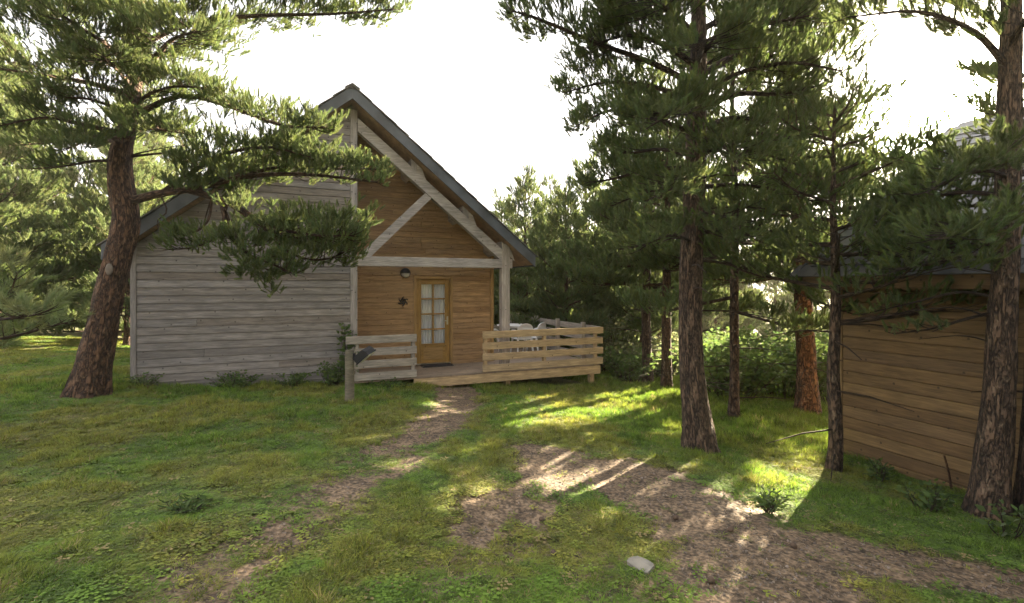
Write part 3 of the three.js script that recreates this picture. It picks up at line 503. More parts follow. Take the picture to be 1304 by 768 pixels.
// the leaning pine at the cabin's corner: trunk and boughs traced from the photograph at the tree's own distance
{
  const D = 7.53, base = at(112, 508, D), t = thing('pine_tree', 'large leaning pine with dark fissured trunk at the corner of the grey plank wall', 'tree', [base.x, gy(base.x, base.z), base.z]);
  const o = V3(...t.position.toArray()), P = (px, py, dd = 0) => at(px, py, D + dd).sub(o), R = rng(31), out = [];
  trunkMesh(t, [P(110, 516), P(118, 470), P(127, 430), P(140, 370), P(151, 325), P(161, 282), P(154, 235), P(154, 195), P(167, 140), P(172, 70), P(178, -40), P(186, -170)], [0.255, 0.225, 0.205, 0.19, 0.18, 0.175, 0.165, 0.14, 0.115, 0.10, 0.07, 0.03], MB.brown, 3, 0.42);
  { const kp = P(139, 343, -0.225); part('cut_knot', new THREE.SphereGeometry(0.075, 14, 10).scale(0.75, 1.2, 0.35), new THREE.MeshStandardMaterial({ color: new THREE.Color().setRGB(0.17, 0.14, 0.11), roughness: 0.9, map: stainMap }), t, [kp.x, kp.y, kp.z]); }
  const near = { ss: 0.10, step: 0.085, gap: 0.07, fluff: 0.09, mult: 2, up: 0.85, hole: 0.28, flat: 1.1 };
  const B = [
    // [points px,py,ddepth ; radius ; options]
    [[[160, 258, 0], [205, 246, -0.1], [250, 240, -0.2], [310, 225, -0.35], [390, 222, -0.5], [480, 232, -0.55]], 0.07, { f0: 0.28, spread: 0.50, flat: 1.2 }],
    [[[205, 246, -0.1], [240, 222, -0.3], [290, 195, -0.6], [345, 188, -0.8], [395, 200, -0.9]], 0.04, { f0: 0.25, spread: 0.50, flat: 1.2 }],
    [[[240, 242, -0.2], [290, 258, -0.3], [330, 285, -0.35], [390, 305, -0.4], [462, 282, -0.45]], 0.05, { f0: 0.35, spread: 0.54, flat: 1.5 }],
    [[[280, 252, -0.25], [290, 290, -0.5], [310, 320, -0.7], [350, 338, -0.8], [372, 348, -0.8]], 0.03, { f0: 0.35, spread: 0.50, flat: 1.7 }],
    [[[270, 248, -0.25], [265, 280, -0.3], [250, 295, -0.4], [222, 300, -0.5]], 0.022, { f0: 0.45, spread: 0.32, flat: 0.8 }],
    [[[300, 262, -0.3], [350, 290, -0.6], [410, 300, -0.8], [450, 300, -0.9]], 0.03, { f0: 0.35, spread: 0.52, flat: 1.7 }],
    [[[280, 252, -0.25], [300, 300, -0.4], [325, 335, -0.5], [345, 362, -0.5]], 0.025, { f0: 0.4, spread: 0.5, flat: 1.6 }],
    [[[290, 258, -0.25], [275, 300, -0.35], [245, 315, -0.4], [215, 318, -0.4]], 0.02, { f0: 0.45, spread: 0.36, flat: 1.2 }],
    [[[330, 285, -0.35], [375, 325, -0.4], [415, 330, -0.45], [450, 315, -0.45]], 0.022, { f0: 0.35, spread: 0.46, flat: 1.5 }],
    [[[300, 226, -0.3], [360, 212, -0.2], [420, 215, -0.2], [485, 215, -0.2]], 0.03, { f0: 0.3, spread: 0.5, flat: 1.4 }],
    [[[166, 150, 0], [230, 122, -0.2], [300, 138, -0.5], [360, 160, -0.7], [415, 162, -0.8]], 0.05, { f0: 0.35, spread: 0.44, flat: 1.0 }],
    [[[172, 60, 0], [240, 30, -0.1], [330, 20, -0.2], [420, 18, -0.3], [500, 12, -0.4]], 0.05, { f0: 0.25, spread: 0.52 }],
    [[[170, 100, 0], [200, 70, -0.7], [220, 50, -1.3], [250, 40, -1.8]], 0.045, { f0: 0.2, spread: 0.7 }],
    [[[170, 95, 0], [140, 60, -0.6], [110, 40, -1.2], [80, 20, -1.6]], 0.045, { f0: 0.2, spread: 0.75 }],
    [[[172, 40, 0], [190, 10, -0.5], [200, -30, -1.0]], 0.04, { f0: 0.15, spread: 0.75 }],
    [[[166, 120, 0], [110, 105, -0.2], [50, 95, -0.4], [-20, 85, -0.5]], 0.045, { f0: 0.3, spread: 0.62 }],
    [[[160, 170, 0], [110, 160, -0.4], [60, 150, -0.7], [0, 160, -0.9]], 0.04, { f0: 0.3, spread: 0.62 }],
    [[[158, 185, 0], [120, 175, 0.5], [80, 180, 0.9], [30, 185, 1.2]], 0.035, { f0: 0.3, spread: 0.55 }],
    [[[174, 20, 0], [120, 0, 0], [60, -5, 0], [-20, 0, 0]], 0.04, { f0: 0.2, spread: 0.62 }],
    [[[170, 90, 0], [150, 80, 0.9], [140, 85, 1.8]], 0.04, { f0: 0.25, spread: 0.7 }],
    [[[178, -30, 0], [240, -60, 0], [320, -60, 0]], 0.04, { f0: 0.2, spread: 0.7 }],
    [[[178, -40, 0], [110, -80, 0], [40, -90, 0]], 0.04, { f0: 0.2, spread: 0.7 }],
    [[[180, -80, 0], [180, -120, -1.0], [190, -140, -1.6]], 0.04, { f0: 0.2, spread: 0.7 }],
    [[[180, -90, 0], [190, -140, 1.0], [200, -160, 1.6]], 0.04, { f0: 0.2, spread: 0.7 }],
    [[[183, -140, 0], [200, -200, 0], [210, -240, 0.2]], 0.03, { f0: 0.1, spread: 0.6 }],
    [[[166, 140, 0], [190, 120, -0.5], [225, 110, -0.8], [262, 112, -0.9]], 0.03, { f0: 0.2, spread: 0.5 }],
    [[[164, 155, 0], [140, 135, -0.5], [105, 125, -0.8], [70, 125, -0.9]], 0.03, { f0: 0.2, spread: 0.5 }],
    [[[160, 175, 0], [172, 165, -0.6], [200, 165, -0.9], [235, 170, -1.0]], 0.025, { f0: 0.3, spread: 0.42 }],
    [[[158, 185, 0], [140, 175, -0.4], [112, 178, -0.7], [85, 190, -0.9]], 0.025, { f0: 0.3, spread: 0.42 }],
    [[[168, 110, 0], [150, 90, -0.7], [140, 80, -1.1], [130, 70, -1.4]], 0.03, { f0: 0.2, spread: 0.5 }],
    [[[154, 205, 0], [120, 205, -0.1], [80, 212, -0.2], [40, 215, -0.3]], 0.025, { f0: 0.4, spread: 0.4 }],
    [[[160, 200, 0], [215, 195, 0.4], [270, 200, 0.6], [300, 205, 0.7]], 0.02, { f0: 0.5, spread: 0.3, dens: 0.5 }],
  ];
  for (const [pp, r, op] of B) part('branch', bough(pp.map((q) => P(...q)), r, { ...near, ...op }, R, out), MB.brown, t);
  for (const pp of [[[205, 250, -0.1], [212, 270, -0.2], [200, 282, -0.25], [206, 300, -0.3]], [[270, 250, -0.2], [262, 275, -0.3], [255, 305, -0.3]], [[300, 262, -0.3], [292, 290, -0.4], [280, 312, -0.4]], [[320, 275, -0.3], [330, 300, -0.4], [322, 320, -0.4]], [[225, 244, -0.15], [235, 226, -0.2], [262, 222, -0.2], [285, 214, -0.1]], [[158, 200, 0], [200, 190, 0.2], [255, 182, 0.3]], [[150, 118, 0], [90, 110, -0.2], [20, 112, -0.3]]]) { const c = curve(pp.map((q) => P(...q)), 8); part('dead_branch', tube(c, c.map((_, i) => 0.014 - 0.0013 * i), 5), MB.dark, t); }
  crownMesh(t, out, SHOOT.near, ML.needle, R, 0.4);
}

// the pine in the middle of the grass
{
  const D = 6.23, base = at(890, 575, D), t = thing('pine_tree', 'tall pine with thick lichen-grey trunk beside the bare earth patch', 'tree', [base.x, gy(base.x, base.z), base.z]);
  const o = V3(...t.position.toArray()), P = (px, py, dd = 0) => at(px, py, D + dd).sub(o), R = rng(57), out = [];
  const [, path] = trunkMesh(t, [P(892, 590), P(888, 540), P(881, 470), P(879, 400), P(880, 330), P(884, 240), P(887, 150), P(889, 60), P(889, -60), P(890, -220)], [0.20, 0.175, 0.15, 0.143, 0.14, 0.13, 0.12, 0.10, 0.075, 0.02], MB.grey, 7, 0.42);
  const near = { ss: 0.10, step: 0.09, gap: 0.075, fluff: 0.09, mult: 2, hole: 0.22, up: 0.8, flat: 1.1 };
  const B = [
    [[[889, 40, 0], [950, 10, 0.2], [1020, 0, 0.4], [1085, 8, 0.5]], 0.04, { f0: 0.25, spread: 0.6 }],
    [[[889, 0, 0], [940, -25, -0.6], [1000, -30, -0.9]], 0.04, { f0: 0.2, spread: 0.65 }],
    [[[888, 85, 0], [850, 60, -0.3], [800, 45, -0.5], [750, 60, -0.6]], 0.04, { f0: 0.25, spread: 0.55 }],
    [[[888, 110, 0], [830, 80, -0.2], [760, 55, -0.4], [680, 22, -0.5], [652, 14, -0.5]], 0.045, { f0: 0.3, spread: 0.5 }],
    [[[887, 130, 0], [830, 110, 0.2], [770, 105, 0.5], [720, 118, 0.6]], 0.04, { f0: 0.3, spread: 0.52 }],
    [[[886, 170, 0], [830, 150, -0.2], [780, 140, -0.4], [735, 160, -0.5]], 0.035, { f0: 0.35, spread: 0.45 }],
    [[[885, 200, 0], [840, 190, 0.5], [800, 195, 0.9], [760, 190, 1.2]], 0.03, { f0: 0.4, spread: 0.42, dens: 0.8 }],
    [[[889, 60, 0], [840, 20, 0], [780, 0, 0], [720, -20, 0]], 0.045, { f0: 0.2, spread: 0.6 }],
    [[[889, 50, 0], [860, 20, -0.8], [830, 0, -1.3], [800, -10, -1.6]], 0.04, { f0: 0.2, spread: 0.65 }],
    [[[889, 70, 0], [930, 40, -0.5], [980, 30, -0.9], [1030, 20, -1.1]], 0.04, { f0: 0.2, spread: 0.6 }],
    [[[888, 100, 0], [940, 70, 0.2], [1000, 70, 0.3], [1060, 50, 0.4]], 0.045, { f0: 0.25, spread: 0.55 }],
    [[[887, 140, 0], [940, 120, -0.3], [990, 120, -0.5], [1040, 110, -0.6]], 0.04, { f0: 0.3, spread: 0.48 }],
    [[[886, 170, 0], [930, 150, 0.6], [980, 155, 1.0], [1020, 150, 1.4]], 0.035, { f0: 0.3, spread: 0.48 }],
    [[[885, 200, 0], [930, 185, -0.2], [985, 200, -0.4], [1030, 215, -0.5]], 0.03, { f0: 0.4, spread: 0.40, dens: 0.7 }],
    [[[884, 240, 0], [940, 235, 0.3], [1000, 245, 0.5], [1050, 262, 0.6]], 0.03, { f0: 0.4, spread: 0.40, dens: 0.7 }],
    [[[882, 300, 0], [930, 290, -0.2], [985, 295, -0.3], [1040, 310, -0.3]], 0.025, { f0: 0.45, spread: 0.34, dens: 0.6 }],
    [[[881, 330, 0], [920, 335, 0.4], [960, 345, 0.8], [1000, 345, 1.1]], 0.022, { f0: 0.5, spread: 0.3, dens: 0.6 }],
    [[[884, 250, 0], [850, 240, 0.4], [810, 250, 0.8], [780, 262, 1.0]], 0.025, { f0: 0.4, spread: 0.38, dens: 0.7 }],
    [[[882, 300, 0], [850, 300, 0.5], [820, 312, 0.9], [790, 318, 1.1]], 0.022, { f0: 0.5, spread: 0.32, dens: 0.6 }],
    [[[889, 20, 0], [880, 0, 1.0], [870, -10, 1.7]], 0.04, { f0: 0.2, spread: 0.6 }],
    [[[884, 230, 0], [872, 225, -0.6], [850, 235, -1.0], [835, 250, -1.2]], 0.025, { f0: 0.3, spread: 0.42, dens: 0.8 }],
    [[[885, 190, 0], [905, 180, -0.7], [925, 190, -1.1], [945, 205, -1.3]], 0.028, { f0: 0.3, spread: 0.45, dens: 0.8 }],
    [[[883, 280, 0], [905, 270, -0.5], [930, 280, -0.9], [950, 300, -1.1]], 0.024, { f0: 0.3, spread: 0.40, dens: 0.7 }],
    [[[882, 310, 0], [860, 300, -0.4], [835, 305, -0.7], [812, 320, -0.8]], 0.02, { f0: 0.35, spread: 0.36, dens: 0.7 }],
    [[[886, 150, 0], [870, 140, -0.7], [850, 145, -1.2], [830, 160, -1.5]], 0.03, { f0: 0.3, spread: 0.5 }],
    [[[885, 215, 0], [830, 215, 0.1], [780, 228, 0.1], [750, 232, 0.1]], 0.03, { f0: 0.4, spread: 0.42 }],
    [[[888, 120, 0], [950, 90, -0.7], [1010, 80, -1.0], [1070, 90, -1.1]], 0.035, { f0: 0.3, spread: 0.5 }],
    [[[886, 180, 0], [960, 170, 0.1], [1030, 180, 0.2], [1085, 190, 0.2]], 0.035, { f0: 0.4, spread: 0.45, dens: 0.8 }],
    [[[888, 90, 0], [900, 80, 1.0], [920, 75, 1.9]], 0.04, { f0: 0.25, spread: 0.6 }],
    [[[886, 150, 0], [870, 145, 1.0], [860, 150, 1.8]], 0.035, { f0: 0.3, spread: 0.5 }],
    [[[888, 80, 0], [895, 60, -1.0], [900, 50, -1.7]], 0.04, { f0: 0.3, spread: 0.6 }],
    [[[889, -40, 0], [830, -70, 0], [760, -80, 0]], 0.04, { f0: 0.2, spread: 0.65 }],
    [[[889, -40, 0], [950, -70, 0], [1020, -70, 0]], 0.04, { f0: 0.2, spread: 0.65 }],
    [[[889, -80, 0], [890, -110, -1.0], [890, -120, -1.6]], 0.04, { f0: 0.2, spread: 0.65 }],
    [[[889, -80, 0], [890, -110, 1.0], [890, -120, 1.6]], 0.04, { f0: 0.2, spread: 0.65 }],
    [[[890, -150, 0], [850, -200, 0], [830, -220, 0]], 0.03, { f0: 0.1, spread: 0.6 }],
    [[[890, -150, 0], [930, -200, 0.3], [950, -230, 0.3]], 0.03, { f0: 0.1, spread: 0.6 }],
  ];
  for (const [pp, r, op] of B) part('branch', bough(pp.map((q) => P(...q)), r, { ...near, ...op }, R, out), MB.dark, t);
  for (let i = 0; i < 9; i++) { const p = path[13 + i * 2].clone(), az = R() * 6.28, L = 0.4 + R() * 0.8, d = V3(Math.cos(az), -0.1, Math.sin(az)); part('dead_branch', tube([p, p.clone().addScaledVector(d, L * 0.5).add(V3(0, 0.05, 0)), p.clone().addScaledVector(d, L)], [0.014, 0.01, 0.004], 5), MB.dark, t); }
  crownMesh(t, out, SHOOT.near, ML.needle, R, 0.4);
}

// other single pines
const farB = { ss: 0.23, step: 0.18, gap: 0.15, fluff: 0.16, mult: 2, hole: 0.2, up: 0.8 };
const midB = { ss: 0.165, step: 0.135, gap: 0.11, fluff: 0.12, mult: 2, hole: 0.25, up: 0.8 };
pine('pine_tree', 'slender dark pine trunk standing behind the tall lichen-grey pine', gpos(3.88, 8.5), { h: 7.5, r: 0.095, seed: 101, crown: 0.36, len: 1.5, boughs: 22, bark: MB.dark, dead: 8, b: { ...midB, dens: 0.7 } });
pine('pine_tree', 'stout pine with warm reddish bark in front of the leafy bushes', gpos(5.64, 9.3), { h: 8.5, r: 0.20, seed: 102, crown: 0.40, len: 2.1, boughs: 26, bark: MB.red, lean: [-0.45, 0], dead: 8, b: { ...midB, dens: 0.7 } });
pine('pine_tree', 'pale brown pine trunk standing beyond the corner of the terrace railing', gpos(3.75, 11.76), { h: 7.5, r: 0.14, seed: 103, crown: 0.42, len: 2.0, boughs: 28, bark: MB.brown, dead: 10, b: midB });
pine('pine_tree', 'dark trunk close beside the pale brown pine by the terrace', gpos(3.45, 12.5), { h: 8, r: 0.15, seed: 104, crown: 0.42, len: 2.0, boughs: 28, bark: MB.dark, dead: 8, b: midB });
pine('pine_tree', 'thin straight young pine trunk at the far corner of the dark brown cabin', gpos(3.75, 5.68), { h: 4.4, r: 0.085, seed: 105, crown: 0.52, len: 1.4, boughs: 26, el0: 0.12, bark: MB.grey, flare: 0.15, dead: 6, el1: 0.5, skip: (f, az) => Math.cos(az) < -0.5 && f < 0.55, b: { ...midB, ss: 0.12, gap: 0.09, dens: 0.7, hole: 0.35 } });
{
  const D = 4.39, base = at(1255, 662, D), t = thing('pine_tree', 'thick scaly pine trunk in front of the dark brown plank wall', 'tree', [base.x, gy(base.x, base.z), base.z]);
  const o = V3(...t.position.toArray()), P = (px, py, dd = 0) => at(px, py, D + dd).sub(o), R = rng(106), out = [];
  trunkMesh(t, [P(1256, 680), P(1261, 620), P(1268, 550), P(1273, 470), P(1277, 400), P(1282, 300), P(1285, 180), P(1287, 60), P(1288, -80), P(1290, -300)], [0.15, 0.135, 0.118, 0.107, 0.10, 0.092, 0.085, 0.075, 0.06, 0.02], MB.grey, 19, 0.3);
  const nb = { ss: 0.10, step: 0.085, gap: 0.075, fluff: 0.06, mult: 2, hole: 0.25, dens: 0.9, spread: 0.40, up: 0.7 };
  const B = [
    [[[1282, 300, 0], [1230, 285, 0.2], [1165, 290, 0.4], [1100, 312, 0.6]], 0.022, { f0: 0.3 }],
    [[[1283, 250, 0], [1225, 245, 0.3], [1160, 258, 0.6], [1095, 280, 0.9]], 0.022, { f0: 0.3 }],
    [[[1284, 225, 0], [1250, 215, -0.3], [1215, 225, -0.5], [1180, 245, -0.6]], 0.02, { f0: 0.3 }],
    [[[1281, 330, 0], [1235, 325, -0.2], [1190, 335, -0.3], [1140, 345, -0.3]], 0.02, { f0: 0.35, dens: 0.6 }],
    [[[1277, 395, 0], [1235, 405, 0.1], [1190, 418, 0.2], [1140, 425, 0.3]], 0.016, { f0: 0.5, spread: 0.2, dens: 0.5 }],
    [[[1276, 380, 0], [1225, 372, 0.2], [1165, 385, 0.3], [1100, 400, 0.5]], 0.014, { f0: 0.75, spread: 0.14, dens: 0.4 }],
    [[[1284, 215, 0], [1240, 200, 0.5], [1200, 205, 1.0], [1165, 220, 1.3]], 0.02, { f0: 0.25 }],
    [[[1283, 265, 0], [1240, 262, 0.6], [1190, 272, 1.1], [1140, 290, 1.5]], 0.02, { f0: 0.25 }],
    [[[1282, 290, 0], [1255, 285, -0.4], [1225, 292, -0.7], [1190, 305, -0.9]], 0.02, { f0: 0.25 }],
    [[[1282, 310, 0], [1240, 312, 0.4], [1180, 320, 0.9], [1120, 328, 1.2]], 0.02, { f0: 0.25 }],
    [[[1287, 90, 0], [1240, 40, 0], [1170, 15, 0.1], [1080, 22, 0.2]], 0.03, { f0: 0.25 }],
    [[[1287, 50, 0], [1240, 10, 0.4], [1180, -10, 0.8], [1110, -5, 1.1]], 0.03, { f0: 0.25 }],
    [[[1287, 60, 0], [1310, 20, -0.3], [1340, 0, -0.5]], 0.03, { f0: 0.2, spread: 0.5 }],
    [[[1285, 160, 0], [1310, 140, 0.2], [1350, 130, 0.3]], 0.03, { f0: 0.2, spread: 0.5 }],
    [[[1286, 120, 0], [1295, 100, 0.6], [1300, 95, 1.1]], 0.03, { f0: 0.25, spread: 0.4 }],
    [[[1283, 230, 0], [1295, 220, 0.6], [1300, 225, 1.2]], 0.03, { f0: 0.25, spread: 0.4 }],
    [[[1288, -60, 0], [1220, -90, 0], [1150, -80, 0]], 0.03, { f0: 0.2, spread: 0.5 }],
    [[[1288, -60, 0], [1350, -90, 0], [1420, -80, 0]], 0.03, { f0: 0.2, spread: 0.5 }],
    [[[1288, -100, 0], [1288, -130, 0.8], [1288, -140, 1.3]], 0.03, { f0: 0.2, spread: 0.5 }],
    [[[1289, -200, 0], [1260, -260, 0], [1250, -290, 0]], 0.03, { f0: 0.1, spread: 0.5 }],
  ];
  for (const [pp, r, op] of B) part('branch', bough(pp.map((q) => P(...q)), r, { ...nb, ...op }, R, out), MB.dark, t);
  for (const pp of [[[1276, 410, 0], [1220, 392, 0.1], [1150, 398, 0.2], [1090, 405, 0.3]], [[1275, 440, 0], [1230, 428, 0.1], [1170, 432, 0.2]], [[1279, 350, 0], [1220, 340, 0], [1160, 352, 0.1], [1110, 350, 0.1]]]) { const c = curve(pp.map((q) => P(...q)), 8); part('dead_branch', tube(c, c.map((_, i) => 0.009 - 0.0008 * i), 5), MB.dark, t); }
  crownMesh(t, out, SHOOT.near, ML.needle, R, 0.4);
}
pine('pine_tree', 'second scaly pine trunk growing close against the thick one by the plank wall', gpos(4.66, 4.33), { h: 7.8, r: 0.16, seed: 107, crown: 0.5, len: 1.3, boughs: 16, bark: MB.dark, lean: [0.3, 0], dead: 3, flare: 0.3, skip: (f, az) => (f < 0.5 && Math.sin(az) > 0.3) || (f > 0.44 && f < 0.78 && Math.cos(az) < 0.3), b: { ...midB, ss: 0.11, dens: 0.5 } });

// young pine whose sprays reach in at the lawn's edge
{
  const D = 5.0, base = at(-85, 560, D), t = thing('young_pine', 'young pine with long pale needles reaching in over the lawn edge', 'tree', [base.x, gy(base.x, base.z), base.z]);
  const o = V3(...t.position.toArray()), P = (px, py, dd = 0) => at(px, py, D + dd).sub(o), R = rng(91), out = [];
  trunkMesh(t, [P(-85, 600), P(-80, 500), P(-70, 420), P(-60, 350), P(-58, 270)], [0.05, 0.045, 0.035, 0.025, 0.01], MB.brown, 13, 0.2);
  for (const [pp, r] of [[[[-78, 470, 0], [-30, 440, 0], [30, 425, 0], [95, 408, 0]], 0.02], [[[-74, 440, 0], [-30, 405, 0.1], [10, 375, 0.2], [22, 348, 0.2]], 0.02], [[[-74, 430, 0], [-30, 410, -0.4], [20, 405, -0.7], [50, 400, -0.8]], 0.02], [[[-66, 390, 0], [-40, 360, 0], [0, 345, 0]], 0.015], [[[-78, 480, 0], [-40, 450, 0.5], [20, 430, 0.8], [60, 415, 0.9]], 0.02], [[[-70, 400, 0], [-110, 360, 0.2], [-150, 350, 0.2]], 0.02]]) part('branch', bough(pp.map((q) => P(...q)), r, { f0: 0.3, spread: 0.26, step: 0.12, gap: 0.12, fluff: 0.03, mult: 1, ss: 0.16, up: 0.5, hole: 0.05 }, R, out), MB.brown, t);
  crownMesh(t, out, SHOOT.long, ML.needleYoung, R, 0.3);
}

// the wood behind: a few grown shapes, each then repeated as single trees
{
  const protos = [
    { h: 9, r: 0.15, seed: 201, crown: 0.14, len: 2.3, boughs: 36, bark: MB.brown, el1: 0.9, dead: 6, b: farB },
    { h: 11, r: 0.17, seed: 202, crown: 0.24, len: 2.5, boughs: 34, bark: MB.dark, el1: 0.8, dead: 8, b: farB },
    { h: 7, r: 0.12, seed: 203, crown: 0.08, len: 2.1, boughs: 36, bark: MB.brown, el1: 1.0, b: farB },
    { h: 9.5, r: 0.13, seed: 204, crown: 0.45, len: 1.7, boughs: 22, bark: MB.red, el1: 0.8, dead: 10, b: { ...farB, dens: 0.8, hole: 0.3 } },
    { h: 12, r: 0.17, seed: 205, crown: 0.58, len: 2.3, boughs: 24, bark: MB.dark, el1: 0.7, dead: 10, b: { ...farB, hole: 0.3 } },
  ];
  const lab = { wood: ['dense green pine in the wood beyond the terrace', 'pines of the wood beyond the terrace'], left: ['sunlit pine standing beyond the lawn behind the leaning pine', 'pines beyond the lawn behind the leaning pine'], behind: ['unseen pine added behind the viewpoint to shade the dark brown cabin', 'added shade pines behind the viewpoint'], right: ['pine in the backlit wood behind the dark brown cabin', 'pines behind the dark brown cabin'] };
  const spots = [
    [0.5, 18.5, 2, 0.95, 'wood'], [1.75, 15.8, 2, 0.88, 'wood'], [2.9, 19, 0, 0.85, 'wood'], [4.3, 16, 0, 0.78, 'wood'], [5.6, 18.5, 3, 0.9, 'wood'], [5.9, 16.4, 3, 0.9, 'wood'], [6.6, 20.5, 3, 0.95, 'wood'], [-0.6, 26, 0, 0.85, 'wood'], [2.0, 25, 0, 0.95, 'wood'], [5, 25, 1, 0.8, 'wood'], [9.5, 25, 3, 0.95, 'wood'], [-0.1, 22, 2, 0.8, 'wood'], [7.3, 29, 2, 1.2, 'wood'], [13, 31, 2, 1.1, 'wood'], [12, 20, 4, 1.0, 'wood'], [10.8, 16, 3, 0.8, 'wood'], [2, 52, 2, 1.7, 'wood'], [8, 55, 2, 1.7, 'wood'], [14, 50, 2, 1.7, 'wood'], [20, 54, 2, 1.8, 'wood'], [27, 50, 2, 1.8, 'wood'], [11, 46, 2, 1.4, 'wood'], [5, 45, 2, 1.4, 'wood'], [17, 45, 2, 1.4, 'wood'], [3, 36, 2, 1.2, 'wood'], [7.5, 38, 0, 1.0, 'wood'], [12, 36, 2, 1.2, 'wood'], [17, 39, 0, 1.0, 'wood'], [0, 40, 0, 1.1, 'wood'], [23, 38, 2, 1.2, 'wood'], [9.8, 33, 2, 1.0, 'wood'],
    [4.3, -0.6, 0, 0.9, 'behind'], [2.4, -3.8, 1, 0.85, 'behind'], [6.4, -3.6, 0, 0.95, 'behind'],  // unseen pines behind the camera, added to shade the right-hand cabin and ground
    [17.5, 24, 3, 0.9, 'right'], [22, 28, 0, 0.8, 'right'], [19, 20, 3, 0.8, 'right'],
    [-14.5, 13.5, 0, 0.9, 'left'], [-12.2, 15.5, 2, 1.0, 'left'], [-17, 16, 1, 0.9, 'left'], [-15.5, 20, 0, 1.2, 'left'], [-20, 19, 2, 1.3, 'left'], [-19, 25, 1, 1.1, 'left'], [-24, 24, 0, 1.2, 'left'], [-13.4, 23, 2, 1.0, 'left'], [-21, 31, 1, 1.2, 'left'], [-27, 33, 0, 1.3, 'left'], [-16, 30, 2, 1.1, 'left'],
  ];
  const R = rng(404), first = {};
  spots.forEach(([x, d, k, s, w]) => {
    let t;
    if (!first[k]) { t = first[k] = pine('pine_tree', '', gpos(x, d), protos[k]); } else { t = first[k].clone(); t.name = numbered('pine_tree'); t.position.set(...gpos(x, d)); scene.add(t); }
    t.rotation.y = R() * 6.28; t.scale.setScalar(s * (0.94 + 0.12 * R())); t.userData = { label: lab[w][0], category: 'tree', group: lab[w][1] };
  });
}

// ------------------------------------------------------------------ leafy plants
function leafGeo(w, l, fold = 0.15) {                   // a leaf of unit scale along +y
  const g = new THREE.BufferGeometry();
  g.setAttribute('position', new THREE.Float32BufferAttribute([0, 0, 0, -w, l * 0.35, fold * w, 0, l * 0.4, 0, w, l * 0.35, fold * w, -w * 0.8, l * 0.65, 0, 0, l * 0.7, -0.04, w * 0.8, l * 0.65, 0, 0, l, -0.12], 3));
  g.setIndex([0, 2, 1, 0, 3, 2, 1, 2, 4, 2, 5, 4, 2, 3, 5, 3, 6, 5, 4, 5, 7, 5, 6, 7]); g.computeVertexNormals(); return g;
}
const LEAF = leafGeo(0.28, 1), LEAFN = leafGeo(0.12, 1);
function leafy(name, label, pos, o, cat = 'plant', group) {
  const R = rng(o.seed), t = thing(name, label, cat, pos, 0, group), out = [], stems = [];
  for (let i = 0; i < o.stems; i++) {
    const a = R() * 6.28, sp = Math.sqrt(R()) * o.w, hh = o.h * (0.55 + 0.55 * R()), b = V3(Math.cos(a) * sp * 0.35, 0, Math.sin(a) * sp * 0.35), e = V3(Math.cos(a) * sp, hh, Math.sin(a) * sp), m = b.clone().lerp(e, 0.55).add(V3((R() - 0.5) * 0.1, hh * 0.1, (R() - 0.5) * 0.1)), c = curve([b, m, e], 6);
    stems.push(tube(c, c.map((_, k) => (o.sr ?? 0.006) * (1 - k * 0.12)), 4));
    for (let k = 0; k < o.leaves; k++) { const f = 0.15 + 0.85 * R(), x = f * 6, q = Math.min(5, Math.floor(x)), p = c[q].clone().lerp(c[q + 1], x - q); const az = R() * 6.28, el = -0.3 + R() * 1.0; out.push([p.add(V3(Math.cos(az), 0.2, Math.sin(az)).multiplyScalar((o.tw ?? 0.06) * R())), V3(Math.cos(az) * Math.cos(el), Math.sin(el), Math.sin(az) * Math.cos(el)), o.ls * (0.6 + 0.7 * R())]); }
  }
  part('stem', mergeGeometries(stems), MB.dark, t);
  const im = crownMesh(t, out, o.geo ?? LEAF, o.mat ?? ML.leaf, R, 0.5); im.name = 'foliage'; return t;
}
const wl = (s, z) => { const p = loc(s, 0, z); return [p.x, gy(p.x, p.z) - 0.01, p.z]; };
leafy('weed_clump', 'bushy green weeds at the middle of the grey plank wall foot', wl(-2.05, 0.22), { seed: 1, stems: 34, h: 0.33, w: 0.42, leaves: 16, ls: 0.055 });
leafy('weed_clump', 'leafy weeds at the wall foot, second clump towards the vine', wl(-1.05, 0.2), { seed: 2, stems: 26, h: 0.28, w: 0.36, leaves: 16, ls: 0.05 });
leafy('weed_clump', 'low weeds at the grey wall corner beside the leaning pine', wl(-3.45, 0.2), { seed: 3, stems: 20, h: 0.24, w: 0.3, leaves: 12, ls: 0.045 });
leafy('climbing_plant', 'tall leafy climber growing up the corner post behind the garden light', wl(-0.05, 0.24), { seed: 4, stems: 16, h: 1.25, w: 0.20, leaves: 24, ls: 0.085, sr: 0.008 });
leafy('weed_clump', 'leafy growth at the foot of the climber by the wall corner', wl(-0.35, 0.3), { seed: 41, stems: 26, h: 0.5, w: 0.3, leaves: 16, ls: 0.065 });
leafy('weed_clump', 'low weeds under the short plank railing', wl(0.7, 0.5), { seed: 5, stems: 22, h: 0.2, w: 0.5, leaves: 10, ls: 0.05 });
leafy('bush', 'broad leafy bush behind the slender dark pine trunk', gpos(4.9, 10.9), { seed: 6, stems: 70, h: 1.15, w: 1.25, leaves: 34, ls: 0.12, tw: 0.15, sr: 0.01 }, 'bush', 'bushes under the pines');
leafy('bush', 'leafy bush beside the stout reddish pine', gpos(6.3, 11.2), { seed: 7, stems: 70, h: 1.5, w: 1.3, leaves: 34, ls: 0.12, tw: 0.15, sr: 0.01 }, 'bush', 'bushes under the pines');
leafy('bush', 'dark low bush by the terrace corner in front of the pale brown pine', gpos(3.05, 12.6), { seed: 8, stems: 55, h: 0.85, w: 0.75, leaves: 32, ls: 0.10, tw: 0.12, sr: 0.01 }, 'bush', 'bushes under the pines');
